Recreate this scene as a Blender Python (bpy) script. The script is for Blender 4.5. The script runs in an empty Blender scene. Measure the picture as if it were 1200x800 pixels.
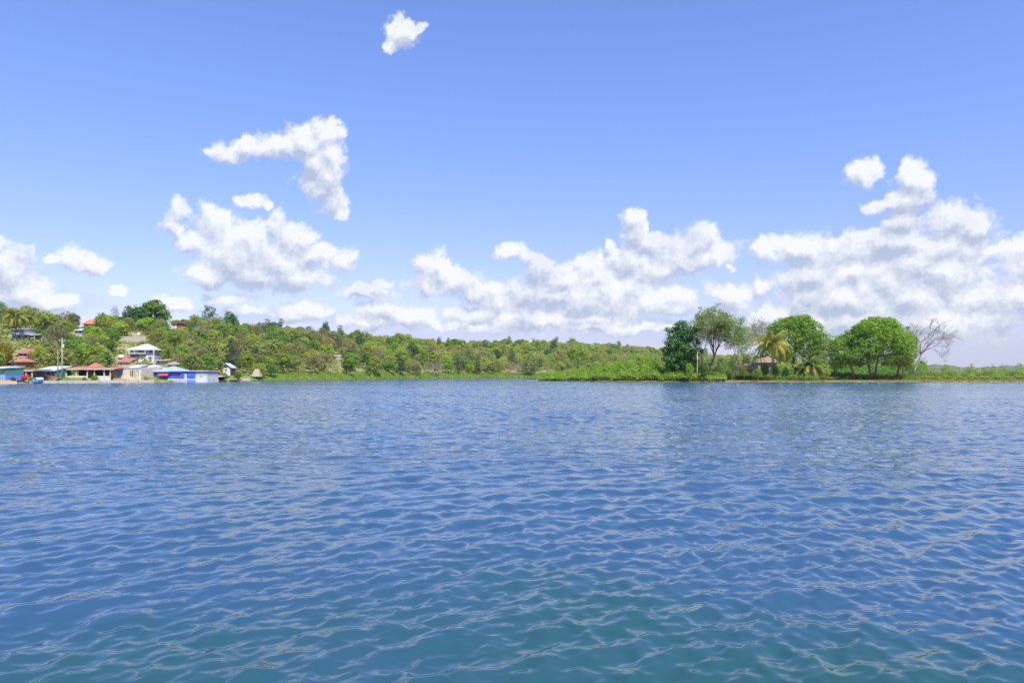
import bpy, math, random
import numpy as np
from mathutils import Vector, Matrix

R = math.radians
F = 873.0            # focal length of the photo in pixels (1200 wide)
HZ = 438.5           # row of the horizon
CAMH = 2.0
sc = bpy.context.scene
COL = sc.collection
rnd = random.Random(7)

def wx(px, Y): return (px - 600.0) / F * Y
def wz(py, Y): return CAMH + (HZ - py) / F * Y
def P(px, py, Y): return Vector((wx(px, Y), Y, wz(py, Y)))
def mpp(Y): return Y / F

# ------------------------------------------------------------------ materials
MATS = {}
def newmat(name):
    m = bpy.data.materials.new(name); m.use_nodes = True
    nt = m.node_tree; nt.nodes.clear()
    out = nt.nodes.new('ShaderNodeOutputMaterial')
    return m, nt, out

def N(nt, typ, **kw):
    n = nt.nodes.new(typ)
    for k, v in kw.items():
        if k in ('inputs',):
            for i, val in v.items(): n.inputs[i].default_value = val
        else: setattr(n, k, v)
    return n

def plain(name, col, rough=0.7, var=0.12, scale=1.5, bump=0.0, spec=0.4, dirt=0.25, dirtcol=(0.12, 0.10, 0.08)):
    """painted / weathered surface with uneven tone"""
    if name in MATS: return MATS[name]
    m, nt, out = newmat(name)
    b = N(nt, 'ShaderNodeBsdfPrincipled'); b.inputs['Roughness'].default_value = rough
    b.inputs['Specular IOR Level'].default_value = spec
    tc = N(nt, 'ShaderNodeTexCoord')
    n1 = N(nt, 'ShaderNodeTexNoise'); n1.inputs['Scale'].default_value = scale; n1.inputs['Detail'].default_value = 6
    nt.links.new(tc.outputs['Object'], n1.inputs['Vector'])
    mx = N(nt, 'ShaderNodeMix', data_type='RGBA')
    mx.inputs[6].default_value = (*[c * (1 - var) for c in col], 1)
    mx.inputs[7].default_value = (*[min(1, c * (1 + var)) for c in col], 1)
    nt.links.new(n1.outputs['Fac'], mx.inputs[0])
    n2 = N(nt, 'ShaderNodeTexNoise'); n2.inputs['Scale'].default_value = scale * 0.7; n2.inputs['Detail'].default_value = 8
    mp = N(nt, 'ShaderNodeMapping'); mp.inputs['Scale'].default_value = (2.5, 2.5, 0.5); mp.inputs['Location'].default_value = (3, 7, 1)
    nt.links.new(tc.outputs['Object'], mp.inputs['Vector']); nt.links.new(mp.outputs[0], n2.inputs['Vector'])
    rmp = N(nt, 'ShaderNodeMapRange'); rmp.inputs[1].default_value = 0.5; rmp.inputs[2].default_value = 0.75
    rmp.inputs[3].default_value = 0; rmp.inputs[4].default_value = dirt
    nt.links.new(n2.outputs['Fac'], rmp.inputs[0])
    m2 = N(nt, 'ShaderNodeMix', data_type='RGBA'); m2.inputs[7].default_value = (*dirtcol, 1)
    nt.links.new(rmp.outputs[0], m2.inputs[0]); nt.links.new(mx.outputs[2], m2.inputs[6])
    nt.links.new(m2.outputs[2], b.inputs['Base Color'])
    if bump:
        bp = N(nt, 'ShaderNodeBump'); bp.inputs['Strength'].default_value = bump; bp.inputs['Distance'].default_value = 0.05
        nt.links.new(n1.outputs['Fac'], bp.inputs['Height']); nt.links.new(bp.outputs[0], b.inputs['Normal'])
    nt.links.new(b.outputs[0], out.inputs[0])
    MATS[name] = m
    return m

def corrugated(name, col, axis=0, pitch=0.25, rust=0.3):
    if name in MATS: return MATS[name]
    m, nt, out = newmat(name)
    b = N(nt, 'ShaderNodeBsdfPrincipled'); b.inputs['Roughness'].default_value = 0.5; b.inputs['Metallic'].default_value = 0.15
    tc = N(nt, 'ShaderNodeTexCoord')
    n2 = N(nt, 'ShaderNodeTexNoise'); n2.inputs['Scale'].default_value = 0.9; n2.inputs['Detail'].default_value = 7
    nt.links.new(tc.outputs['Object'], n2.inputs['Vector'])
    rmp = N(nt, 'ShaderNodeMapRange'); rmp.inputs[1].default_value = 0.48; rmp.inputs[2].default_value = 0.7
    rmp.inputs[3].default_value = 0; rmp.inputs[4].default_value = rust
    nt.links.new(n2.outputs['Fac'], rmp.inputs[0])
    m2 = N(nt, 'ShaderNodeMix', data_type='RGBA'); m2.inputs[6].default_value = (*col, 1); m2.inputs[7].default_value = (0.20, 0.09, 0.05, 1)
    nt.links.new(rmp.outputs[0], m2.inputs[0]); nt.links.new(m2.outputs[2], b.inputs['Base Color'])
    w = N(nt, 'ShaderNodeTexWave'); w.bands_direction = 'X' if axis == 0 else 'Y'; w.inputs['Scale'].default_value = 0.314 / pitch
    nt.links.new(tc.outputs['Object'], w.inputs['Vector'])
    bp = N(nt, 'ShaderNodeBump'); bp.inputs['Strength'].default_value = 0.7; bp.inputs['Distance'].default_value = 0.06
    nt.links.new(w.outputs['Fac'], bp.inputs['Height']); nt.links.new(bp.outputs[0], b.inputs['Normal'])
    nt.links.new(b.outputs[0], out.inputs[0])
    MATS[name] = m
    return m

def leafmat(name, c1, c2, c3=None, f3=0.0, transl=0.48):
    """c1..c2 random between leaves, c3 = share of other-coloured leaves"""
    if name in MATS: return MATS[name]
    m, nt, out = newmat(name)
    geo = N(nt, 'ShaderNodeNewGeometry'); oi = N(nt, 'ShaderNodeObjectInfo'); tc = N(nt, 'ShaderNodeTexCoord')
    mx = N(nt, 'ShaderNodeMix', data_type='RGBA'); mx.inputs[6].default_value = (*c1, 1); mx.inputs[7].default_value = (*c2, 1)
    ns = N(nt, 'ShaderNodeTexNoise'); ns.inputs['Scale'].default_value = 0.45; ns.inputs['Detail'].default_value = 3
    nt.links.new(tc.outputs['Object'], ns.inputs['Vector'])
    add = N(nt, 'ShaderNodeMath', operation='MULTIPLY_ADD'); add.inputs[1].default_value = 0.5
    nt.links.new(geo.outputs['Random Per Island'], add.inputs[0])
    sb = N(nt, 'ShaderNodeMapRange'); sb.inputs[1].default_value = 0.35; sb.inputs[2].default_value = 0.65; sb.inputs[3].default_value = 0; sb.inputs[4].default_value = 0.5
    nt.links.new(ns.outputs['Fac'], sb.inputs[0]); nt.links.new(sb.outputs[0], add.inputs[2])
    nt.links.new(add.outputs[0], mx.inputs[0])
    last = mx.outputs[2]
    if c3:
        gt = N(nt, 'ShaderNodeMath', operation='LESS_THAN'); 
        fr = N(nt, 'ShaderNodeMath', operation='MULTIPLY'); fr.inputs[1].default_value = 17.3
        fr2 = N(nt, 'ShaderNodeMath', operation='FRACT')
        nt.links.new(geo.outputs['Random Per Island'], fr.inputs[0]); nt.links.new(fr.outputs[0], fr2.inputs[0])
        nt.links.new(fr2.outputs[0], gt.inputs[0]); gt.inputs[1].default_value = f3
        m3 = N(nt, 'ShaderNodeMix', data_type='RGBA'); m3.inputs[7].default_value = (*c3, 1)
        nt.links.new(gt.outputs[0], m3.inputs[0]); nt.links.new(last, m3.inputs[6]); last = m3.outputs[2]
    hs = N(nt, 'ShaderNodeHueSaturation')
    vr = N(nt, 'ShaderNodeMapRange'); vr.inputs[3].default_value = 0.8; vr.inputs[4].default_value = 1.2
    nt.links.new(oi.outputs['Random'], vr.inputs[0]); nt.links.new(vr.outputs[0], hs.inputs['Value'])
    hr = N(nt, 'ShaderNodeMapRange'); hr.inputs[3].default_value = 0.485; hr.inputs[4].default_value = 0.515
    f5 = N(nt, 'ShaderNodeMath', operation='MULTIPLY'); f5.inputs[1].default_value = 7.77
    f6 = N(nt, 'ShaderNodeMath', operation='FRACT')
    nt.links.new(oi.outputs['Random'], f5.inputs[0]); nt.links.new(f5.outputs[0], f6.inputs[0]); nt.links.new(f6.outputs[0], hr.inputs[0])
    nt.links.new(hr.outputs[0], hs.inputs['Hue']); nt.links.new(last, hs.inputs['Color'])
    b = N(nt, 'ShaderNodeBsdfPrincipled'); b.inputs['Roughness'].default_value = 0.55; b.inputs['Specular IOR Level'].default_value = 0.3
    t = N(nt, 'ShaderNodeBsdfTranslucent')
    nt.links.new(hs.outputs[0], b.inputs['Base Color']); nt.links.new(hs.outputs[0], t.inputs[0])
    ms = N(nt, 'ShaderNodeMixShader'); ms.inputs[0].default_value = transl
    nt.links.new(b.outputs[0], ms.inputs[1]); nt.links.new(t.outputs[0], ms.inputs[2]); nt.links.new(ms.outputs[0], out.inputs[0])
    MATS[name] = m
    return m

# leaf colours (linear)
L = {
 'green':   leafmat('leaf_green', (0.100, 0.200, 0.026), (0.220, 0.370, 0.058)),
 'bright':  leafmat('leaf_bright', (0.150, 0.280, 0.018), (0.310, 0.460, 0.040)),
 'mango':   leafmat('leaf_mango', (0.090, 0.205, 0.016), (0.210, 0.370, 0.036)),
 'dark':    leafmat('leaf_dark', (0.055, 0.130, 0.032), (0.130, 0.250, 0.060)),
 'olive':   leafmat('leaf_olive', (0.185, 0.235, 0.050), (0.340, 0.395, 0.095), (0.34, 0.30, 0.14), 0.12),
 'yellow':  leafmat('leaf_yellow', (0.210, 0.310, 0.034), (0.380, 0.490, 0.066), (0.38, 0.34, 0.09), 0.12),
 'dry':     leafmat('leaf_dry', (0.220, 0.190, 0.090), (0.380, 0.320, 0.170), (0.18, 0.24, 0.05), 0.35),
 'pink':    leafmat('leaf_pink', (0.320, 0.200, 0.090), (0.500, 0.320, 0.170), (0.20, 0.28, 0.04), 0.35),
 'orange':  leafmat('leaf_orange', (0.280, 0.200, 0.015), (0.430, 0.320, 0.025), (0.20, 0.26, 0.02), 0.35),
 'grey':    leafmat('leaf_grey', (0.100, 0.140, 0.065), (0.190, 0.235, 0.110)),
 'teal':    leafmat('leaf_teal', (0.032, 0.098, 0.016), (0.085, 0.205, 0.032), (0.14, 0.31, 0.05), 0.25),
 'airy':    leafmat('leaf_airy', (0.220, 0.340, 0.070), (0.380, 0.500, 0.130), (0.30, 0.28, 0.12), 0.08),
 'mound':   leafmat('leaf_mound', (0.140, 0.280, 0.024), (0.280, 0.450, 0.050), (0.32, 0.30, 0.08), 0.08),
 'reed':    leafmat('leaf_reed', (0.180, 0.290, 0.040), (0.340, 0.470, 0.085), (0.42, 0.36, 0.15), 0.15),
 'straw':   leafmat('leaf_straw', (0.300, 0.250, 0.080), (0.480, 0.370, 0.130), (0.22, 0.30, 0.05), 0.22),
 'grass':   leafmat('leaf_grass', (0.130, 0.270, 0.025), (0.240, 0.400, 0.050), (0.38, 0.32, 0.10), 0.12),
 'palmgreen': leafmat('leaf_palmgreen', (0.090, 0.180, 0.025), (0.220, 0.320, 0.055), (0.36, 0.30, 0.06), 0.15),
 'palmgold': leafmat('leaf_palmgold', (0.420, 0.360, 0.055), (0.600, 0.490, 0.085), (0.22, 0.29, 0.04), 0.35),
 'under':   leafmat('leaf_under', (0.130, 0.220, 0.030), (0.290, 0.400, 0.065), (0.32, 0.26, 0.13), 0.22),
}
BARK = plain('bark', (0.20, 0.15, 0.11), 0.9, 0.35, 3, 0.4, 0.2)
BARKB = plain('bark_brown', (0.26, 0.15, 0.10), 0.9, 0.35, 3, 0.4, 0.2)
BARKG = plain('bark_grey', (0.36, 0.32, 0.29), 0.9, 0.25, 3, 0.3, 0.2)
BARKP = plain('bark_pale', (0.55, 0.50, 0.42), 0.8, 0.2, 3, 0.3, 0.2)
WHITE = plain('white_paint', (0.60, 0.59, 0.56), 0.7, 0.10, 1.4, dirt=0.55)
CREAM = plain('cream_paint', (0.66, 0.54, 0.33), 0.7, 0.12, 1.4, dirt=0.5)
CREAM2 = plain('pale_cream_paint', (0.58, 0.52, 0.41), 0.7, 0.12, 1.4, dirt=0.55)
BLUE = plain('blue_paint', (0.045, 0.12, 0.62), 0.5, 0.12, 0.8, dirt=0.15)
BLUE2 = plain('light_blue_paint', (0.12, 0.26, 0.78), 0.5, 0.12, 0.8, dirt=0.15)
TEAL = plain('teal_paint', (0.08, 0.25, 0.20), 0.6, 0.12, 1, dirt=0.25)
LAV = plain('lavender_paint', (0.38, 0.39, 0.50), 0.6, 0.1, 1, dirt=0.25)
GREYW = plain('grey_concrete', (0.45, 0.44, 0.42), 0.85, 0.15, 1, 0.2, dirt=0.4)
STONE = plain('pale_stone', (0.42, 0.39, 0.32), 0.9, 0.25, 1.2, 0.3, dirt=0.5)
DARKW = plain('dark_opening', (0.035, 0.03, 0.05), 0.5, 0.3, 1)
GLASSD = plain('window_glass', (0.05, 0.07, 0.10), 0.12, 0.2, 1, spec=0.6, dirt=0.0)
SHUT = plain('blue_grey_shutter', (0.22, 0.32, 0.42), 0.5, 0.1, 1)
WOODD = plain('dark_wood', (0.06, 0.045, 0.035), 0.8, 0.3, 3)
WOODB = plain('weathered_wood', (0.28, 0.20, 0.13), 0.85, 0.3, 3)
TERRA = corrugated('terracotta_roofing', (0.44, 0.17, 0.11), 0, 0.3, 0.3)
TERRAO = corrugated('orange_roofing', (0.50, 0.19, 0.10), 0, 0.3, 0.3)
REDROOF = corrugated('faded_red_roofing', (0.40, 0.15, 0.11), 0, 0.3, 0.35)
ZINC = corrugated('zinc_roofing', (0.52, 0.58, 0.66), 0, 0.25, 0.25)
ZINCW = corrugated('white_roofing', (0.58, 0.58, 0.60), 0, 0.25, 0.25)
ZINCB = corrugated('pale_blue_roofing', (0.33, 0.46, 0.58), 0, 0.25, 0.12)
RUST = corrugated('rusty_roofing', (0.42, 0.31, 0.26), 0, 0.25, 0.6)
THATCH = plain('thatch', (0.34, 0.28, 0.20), 0.95, 0.3, 5, 0.8, 0.1)
THATCHB = plain('brown_thatch', (0.25, 0.18, 0.12), 0.95, 0.3, 5, 0.8, 0.1)
REDP = plain('red_paint', (0.62, 0.03, 0.03), 0.4, 0.08, 1, dirt=0.05)
REDS = plain('red_sign_paint', (0.75, 0.09, 0.09), 0.5, 0.08, 1, dirt=0.05)
MAROON = plain('maroon_canvas', (0.30, 0.05, 0.09), 0.8, 0.1, 1, dirt=0.1)
CANVASW = plain('white_canvas', (0.82, 0.82, 0.84), 0.8, 0.05, 1, dirt=0.1)
BOATB = plain('blue_boat_paint', (0.04, 0.20, 0.45), 0.4, 0.1, 1, dirt=0.1)
BOATBR = plain('brown_boat_wood', (0.30, 0.16, 0.07), 0.7, 0.25, 2)
METALG = plain('grey_metal', (0.5, 0.5, 0.5), 0.4, 0.1, 1)
CONC = plain('pole_concrete', (0.42, 0.40, 0.37), 0.8, 0.1, 1, dirt=0.2)

# ------------------------------------------------------------------ mesh helpers
class MB:
    def __init__(s): s.v = []; s.f = []
    def add(s, vs, fs):
        o = len(s.v); s.v += [tuple(v) for v in vs]; s.f += [tuple(i + o for i in f) for f in fs]
        return s
    def box(s, c, size, rz=0.0, M=None):
        x, y, z = [d / 2 for d in size]
        vs = [Vector((a * x, b * y, e * z)) for a in (-1, 1) for b in (-1, 1) for e in (-1, 1)]
        m = Matrix.Rotation(rz, 4, 'Z')
        vs = [m @ v + Vector(c) for v in vs]
        return s.add(vs, [(0, 1, 3, 2), (4, 6, 7, 5), (0, 4, 5, 1), (2, 3, 7, 6), (0, 2, 6, 4), (1, 5, 7, 3)])
    def tube(s, pts, rads, n=6, cap=True):
        pts = [Vector(p) for p in pts]; o = len(s.v); rings = []
        for i, p in enumerate(pts):
            d = (pts[min(i + 1, len(pts) - 1)] - pts[max(i - 1, 0)])
            if d.length < 1e-6: d = Vector((0, 0, 1))
            d.normalize()
            a = d.cross(Vector((0.31, 0.93, 0.2))); a.normalize(); b = d.cross(a)
            for k in range(n):
                t = 2 * math.pi * k / n
                s.v.append(tuple(p + (a * math.cos(t) + b * math.sin(t)) * rads[i]))
        for i in range(len(pts) - 1):
            for k in range(n):
                s.f.append((o + i * n + k, o + i * n + (k + 1) % n, o + (i + 1) * n + (k + 1) % n, o + (i + 1) * n + k))
        if cap:
            s.f.append(tuple(o + k for k in range(n))[::-1]); s.f.append(tuple(o + (len(pts) - 1) * n + k for k in range(n)))
        return s
    def lathe(s, c, prof, n=16):
        o = len(s.v)
        for r, z in prof:
            for k in range(n):
                t = 2 * math.pi * k / n; s.v.append((c[0] + r * math.cos(t), c[1] + r * math.sin(t), c[2] + z))
        for i in range(len(prof) - 1):
            for k in range(n):
                s.f.append((o + i * n + k, o + i * n + (k + 1) % n, o + (i + 1) * n + (k + 1) % n, o + (i + 1) * n + k))
        return s
    def build(s, name, mat, parent=None, smooth=False):
        me = bpy.data.meshes.new(name); me.from_pydata(s.v, [], s.f); me.update()
        if mat: me.materials.append(mat)
        if smooth: me.shade_smooth()
        o = bpy.data.objects.new(name, me); COL.objects.link(o)
        if parent: o.parent = parent
        return o

def mesh_np(name, V, Q, mat, parent=None, smooth=False):
    """V (n,3) array, Q (m,4) quads"""
    me = bpy.data.meshes.new(name)
    me.vertices.add(len(V)); me.vertices.foreach_set('co', V.astype(np.float32).ravel())
    m = len(Q); k = Q.shape[1]
    me.loops.add(m * k); me.loops.foreach_set('vertex_index', Q.astype(np.int32).ravel())
    me.polygons.add(m); me.polygons.foreach_set('loop_start', np.arange(0, m * k, k, dtype=np.int32))
    me.polygons.foreach_set('loop_total', np.full(m, k, dtype=np.int32))
    if smooth: me.polygons.foreach_set('use_smooth', np.ones(m, dtype=bool))
    me.update(calc_edges=True); me.validate()
    if mat: me.materials.append(mat)
    o = bpy.data.objects.new(name, me); COL.objects.link(o)
    if parent: o.parent = parent
    return o

def tag(o, label, cat=None, group=None, kind=None):
    if label: o['label'] = label
    if cat: o['category'] = cat
    if group: o['group'] = group
    if kind: o['kind'] = kind
    return o
def thing(name, label, cat, loc=(0, 0, 0), rz=0, group=None):
    o = bpy.data.objects.new(name, None); COL.objects.link(o); o.empty_display_size = 0.5
    o.location = loc; o.rotation_euler = (0, 0, rz)
    return tag(o, label, cat, group)

# ------------------------------------------------------------------ world: sky + clouds
SUN_EL, SUN_AZ = 56.0, 152.0     # azimuth clockwise from +Y (view direction): behind the camera, to the right
CLOUDS = [
 (470,38,17,15),(491,33,10,6),(456,53,8,6),
 (262,180,22,9),(293,174,27,11),(330,173,32,14),(362,166,28,19),(385,160,17,16),(368,192,26,20),(378,218,22,17),(393,236,17,14),(404,250,10,10),
 (291,235,17,8),(312,241,7,6),
 (209,243,14,12),(206,260,15,14),(222,285,18,12),(254,262,24,18),(290,280,34,22),(262,298,36,18),(312,306,52,24),(242,327,24,11),(300,325,62,15),(350,326,48,14),(324,262,12,13),(345,280,23,17),(372,298,24,12),(404,304,14,12),
 (427,341,33,10),(446,331,12,6),
 (15,318,28,24),(-4,286,12,14),(25,345,40,16),(62,353,26,10),(85,301,20,13),(106,310,23,9),(62,303,14,5),(143,342,11,6),
 (205,352,22,8),(272,350,32,6),(290,363,22,5),(360,362,30,10),(345,371,26,8),(452,362,34,10),(480,372,40,12),(428,376,40,10),
 (508,310,20,17),(500,334,24,14),(532,330,30,17),(556,346,24,12),(580,350,36,17),(598,293,21,9),(617,299,13,9),(630,316,17,18),(616,342,26,18),(664,328,34,18),(704,322,38,15),(736,336,44,20),(690,354,70,18),(766,350,50,19),(620,372,90,14),(560,382,70,9),
 (743,257,15,13),(760,284,26,13),(747,271,13,13),(798,286,20,11),(820,281,26,14),(832,300,38,15),(790,312,40,13),(858,312,10,7),(717,286,6,6),
 (858,348,30,14),(891,338,9,9),(905,370,24,20),(740,384,100,7),
 (1013,202,19,14),(1070,208,23,17),(1064,232,26,13),(1034,243,28,7),(1112,262,36,20),(1136,264,25,20),(1064,284,58,19),(1000,294,56,17),(940,292,44,17),(896,294,20,15),(1000,318,92,22),(1082,310,76,20),(1172,292,36,6),(1000,352,92,26),(1064,348,76,24),(1150,346,44,15),(1196,350,40,18),(1110,376,110,20),(960,380,60,18),(1230,300,50,30),
 (1062,258,28,12),(1108,286,50,22),(1076,302,66,20),(1040,280,44,12),(1128,292,36,16),(742,306,44,18),(700,312,34,12),(790,300,44,16),(760,318,50,16),(1110,318,50,20),(1080,345,50,20),(960,322,50,20),(1030,330,60,22),(950,345,40,18),(1000,374,70,12),(285,300,50,26),(330,308,46,20),(268,312,40,20),(655,345,50,15),(720,345,50,16),(780,358,40,9),(690,374,70,8),(520,322,26,15),(560,367,40,8),(385,180,20,16),(384,205,18,18),
 (-60,330,60,30),(-140,300,70,40),(1330,330,90,40),(1450,280,70,40),
]
HAZE = [(720,392,360,40),(1080,372,260,60),(560,395,260,22),(20,360,100,22),(330,372,120,14),(1060,410,300,30)]
def build_world():
    w = bpy.data.worlds.new('World'); sc.world = w; w.use_nodes = True
    nt = w.node_tree; nt.nodes.clear()
    out = N(nt, 'ShaderNodeOutputWorld')
    sky = N(nt, 'ShaderNodeTexSky', sky_type='NISHITA'); sky.sun_disc = False
    sky.sun_elevation = R(SUN_EL); sky.sun_rotation = R(SUN_AZ); sky.altitude = 0; sky.air_density = 1.15; sky.dust_density = 0.6; sky.ozone_density = 3.0
    tint = N(nt, 'ShaderNodeMix', data_type='RGBA', blend_type='MULTIPLY'); tint.inputs[0].default_value = 1
    tint.inputs[7].default_value = (SKYT[0], SKYT[1], SKYT[2], 1)
    nt.links.new(sky.outputs[0], tint.inputs[6])
    tc0 = N(nt, 'ShaderNodeTexCoord'); s0 = N(nt, 'ShaderNodeSeparateXYZ'); nt.links.new(tc0.outputs['Generated'], s0.inputs[0])
    zr = N(nt, 'ShaderNodeMapRange', interpolation_type='SMOOTHSTEP'); zr.inputs[1].default_value = 0.0; zr.inputs[2].default_value = 0.42; nt.links.new(s0.outputs[2], zr.inputs[0])
    tz = N(nt, 'ShaderNodeMix', data_type='RGBA'); tz.inputs[6].default_value = (*SKYT, 1); tz.inputs[7].default_value = (*SKYZ, 1)
    nt.links.new(zr.outputs[0], tz.inputs[0]); nt.links.new(tz.outputs[2], tint.inputs[7])
    bg = N(nt, 'ShaderNodeBackground'); bg.inputs[1].default_value = SKYS
    nt.links.new(tint.outputs[2], bg.inputs[0])
    # field group: min over blobs of the scaled distance, in azimuth / elevation
    def angs(px, py):
        x, z = (px - 600) / F, (HZ - py) / F
        return math.atan2(x, 1), math.atan2(z, math.sqrt(1 + x * x))
    g = bpy.data.node_groups.new('cloud_field', 'ShaderNodeTree')
    g.interface.new_socket('P', in_out='INPUT', socket_type='NodeSocketVector')
    g.interface.new_socket('D', in_out='OUTPUT', socket_type='NodeSocketFloat')
    g.interface.new_socket('H', in_out='OUTPUT', socket_type='NodeSocketFloat')
    gi = g.nodes.new('NodeGroupInput'); go = g.nodes.new('NodeGroupOutput')
    # billows
    wn = N(g, 'ShaderNodeTexNoise', noise_dimensions='2D'); wn.inputs['Scale'].default_value = 26; wn.inputs['Detail'].default_value = 5; wn.inputs['Roughness'].default_value = 0.6
    g.links.new(gi.outputs[0], wn.inputs['Vector'])
    ws = N(g, 'ShaderNodeVectorMath', operation='SUBTRACT'); ws.inputs[1].default_value = (0.5, 0.5, 0.5)
    g.links.new(wn.outputs['Color'], ws.inputs[0])
    wm = N(g, 'ShaderNodeVectorMath', operation='MULTIPLY_ADD'); wm.inputs[1].default_value = (0.032, 0.026, 0)
    g.links.new(ws.outputs[0], wm.inputs[0]); g.links.new(gi.outputs[0], wm.inputs[2])
    vo = N(g, 'ShaderNodeTexVoronoi', voronoi_dimensions='2D'); vo.feature = 'SMOOTH_F1'; vo.inputs['Scale'].default_value = 42; vo.inputs['Detail'].default_value = 3; vo.inputs['Roughness'].default_value = 0.55
    vo.inputs['Smoothness'].default_value = 0.35; vo.inputs['Lacunarity'].default_value = 2.3
    g.links.new(wm.outputs[0], vo.inputs['Vector'])
    fn = N(g, 'ShaderNodeTexNoise', noise_dimensions='2D'); fn.inputs['Scale'].default_value = 60; fn.inputs['Detail'].default_value = 6; fn.inputs['Roughness'].default_value = 0.65
    g.links.new(gi.outputs[0], fn.inputs['Vector'])
    last = None
    for i, (cx, cy, rx, ry) in enumerate(CLOUDS):
        a, e = angs(cx, cy)
        c = math.cos(a) ** 2
        sx, sy = F / (rx * 1.28) / max(0.3, c), F / (ry * 1.28)
        v = N(g, 'ShaderNodeVectorMath', operation='MULTIPLY_ADD')
        v.inputs[1].default_value = (sx, sy, 0); v.inputs[2].default_value = (-a * sx, -e * sy, 0)
        g.links.new(wm.outputs[0], v.inputs[0])
        ln = N(g, 'ShaderNodeVectorMath', operation='LENGTH'); g.links.new(v.outputs[0], ln.inputs[0])
        if last is None: last = ln.outputs['Value']
        else:
            mn = N(g, 'ShaderNodeMath', operation='SMOOTH_MIN'); mn.inputs[2].default_value = 0.35
            g.links.new(last, mn.inputs[0]); g.links.new(ln.outputs['Value'], mn.inputs[1]); last = mn.outputs[0]
    # D = (1 - L) + 0.9*(0.45 - vor) + 0.5*(noise-.5)
    one = N(g, 'ShaderNodeMath', operation='SUBTRACT'); one.inputs[0].default_value = 1.0; g.links.new(last, one.inputs[1])
    st = N(g, 'ShaderNodeMath', operation='MULTIPLY'); st.inputs[1].default_value = 1.7; g.links.new(one.outputs[0], st.inputs[0])
    mxc = N(g, 'ShaderNodeMath', operation='MINIMUM'); mxc.inputs[1].default_value = 1.15; g.links.new(st.outputs[0], mxc.inputs[0])
    a1 = N(g, 'ShaderNodeMath', operation='MULTIPLY_ADD'); a1.inputs[1].default_value = -0.62; g.links.new(vo.outputs['Distance'], a1.inputs[0]); g.links.new(mxc.outputs[0], a1.inputs[2])
    a2 = N(g, 'ShaderNodeMath', operation='MULTIPLY_ADD'); a2.inputs[1].default_value = 1.0; g.links.new(fn.outputs['Fac'], a2.inputs[0]); g.links.new(a1.outputs[0], a2.inputs[2])
    a3 = N(g, 'ShaderNodeMath', operation='ADD'); a3.inputs[1].default_value = 0.12; g.links.new(a2.outputs[0], a3.inputs[0])
    g.links.new(a3.outputs[0], go.inputs[0])
    h0 = N(g, 'ShaderNodeMath', operation='MULTIPLY'); h0.inputs[1].default_value = 1.0; g.links.new(one.outputs[0], h0.inputs[0])
    h1 = N(g, 'ShaderNodeMath', operation='MULTIPLY_ADD'); h1.inputs[1].default_value = -0.46; g.links.new(vo.outputs['Distance'], h1.inputs[0]); g.links.new(h0.outputs[0], h1.inputs[2])
    h2 = N(g, 'ShaderNodeMath', operation='MULTIPLY_ADD'); h2.inputs[1].default_value = 0.45; g.links.new(fn.outputs['Fac'], h2.inputs[0]); g.links.new(h1.outputs[0], h2.inputs[2])
    g.links.new(h2.outputs[0], go.inputs[1])
    # direction -> (azimuth, elevation)
    tc = N(nt, 'ShaderNodeTexCoord'); sx = N(nt, 'ShaderNodeSeparateXYZ'); nt.links.new(tc.outputs['Generated'], sx.inputs[0])
    az = N(nt, 'ShaderNodeMath', operation='ARCTAN2'); nt.links.new(sx.outputs[0], az.inputs[0]); nt.links.new(sx.outputs[1], az.inputs[1])
    el = N(nt, 'ShaderNodeMath', operation='ARCSINE'); nt.links.new(sx.outputs[2], el.inputs[0])
    p = N(nt, 'ShaderNodeCombineXYZ'); nt.links.new(az.outputs[0], p.inputs[0]); nt.links.new(el.outputs[0], p.inputs[1])
    g0 = N(nt, 'ShaderNodeGroup'); g0.node_tree = g; nt.links.new(p.outputs[0], g0.inputs[0])
    off = N(nt, 'ShaderNodeVectorMath', operation='ADD'); off.inputs[1].default_value = (0.004, 0.0135, 0); nt.links.new(p.outputs[0], off.inputs[0])
    g1 = N(nt, 'ShaderNodeGroup'); g1.node_tree = g; nt.links.new(off.outputs[0], g1.inputs[0])
    al = N(nt, 'ShaderNodeMapRange', interpolation_type='SMOOTHSTEP'); al.inputs[1].default_value = 0.02; al.inputs[2].default_value = 0.84
    nt.links.new(g0.outputs[0], al.inputs[0])
    df = N(nt, 'ShaderNodeMath', operation='SUBTRACT'); nt.links.new(g0.outputs[1], df.inputs[0]); nt.links.new(g1.outputs[1], df.inputs[1])
    lt = N(nt, 'ShaderNodeMapRange'); lt.inputs[1].default_value = -0.50; lt.inputs[2].default_value = 0.45; nt.links.new(df.outputs[0], lt.inputs[0])
    ln = N(nt, 'ShaderNodeTexNoise', noise_dimensions='2D'); ln.inputs['Scale'].default_value = 14; ln.inputs['Detail'].default_value = 5; ln.inputs['Roughness'].default_value = 0.55; nt.links.new(p.outputs[0], ln.inputs['Vector'])
    lv = N(nt, 'ShaderNodeMapRange'); lv.inputs[1].default_value = 0.35; lv.inputs[2].default_value = 0.65; lv.inputs[3].default_value = -0.22; lv.inputs[4].default_value = 0.22; nt.links.new(ln.outputs['Fac'], lv.inputs[0])
    lt2 = N(nt, 'ShaderNodeMath', operation='ADD', use_clamp=True); nt.links.new(lt.outputs[0], lt2.inputs[0]); nt.links.new(lv.outputs[0], lt2.inputs[1])
    lt = lt2
    cc = N(nt, 'ShaderNodeMix', data_type='RGBA'); cc.inputs[6].default_value = (*CL_SH, 1); cc.inputs[7].default_value = (*CL_LT, 1)  # sunward lit tops and shaded bases of the clouds mixed in as colour
    nt.links.new(lt.outputs[0], cc.inputs[0])
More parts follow.
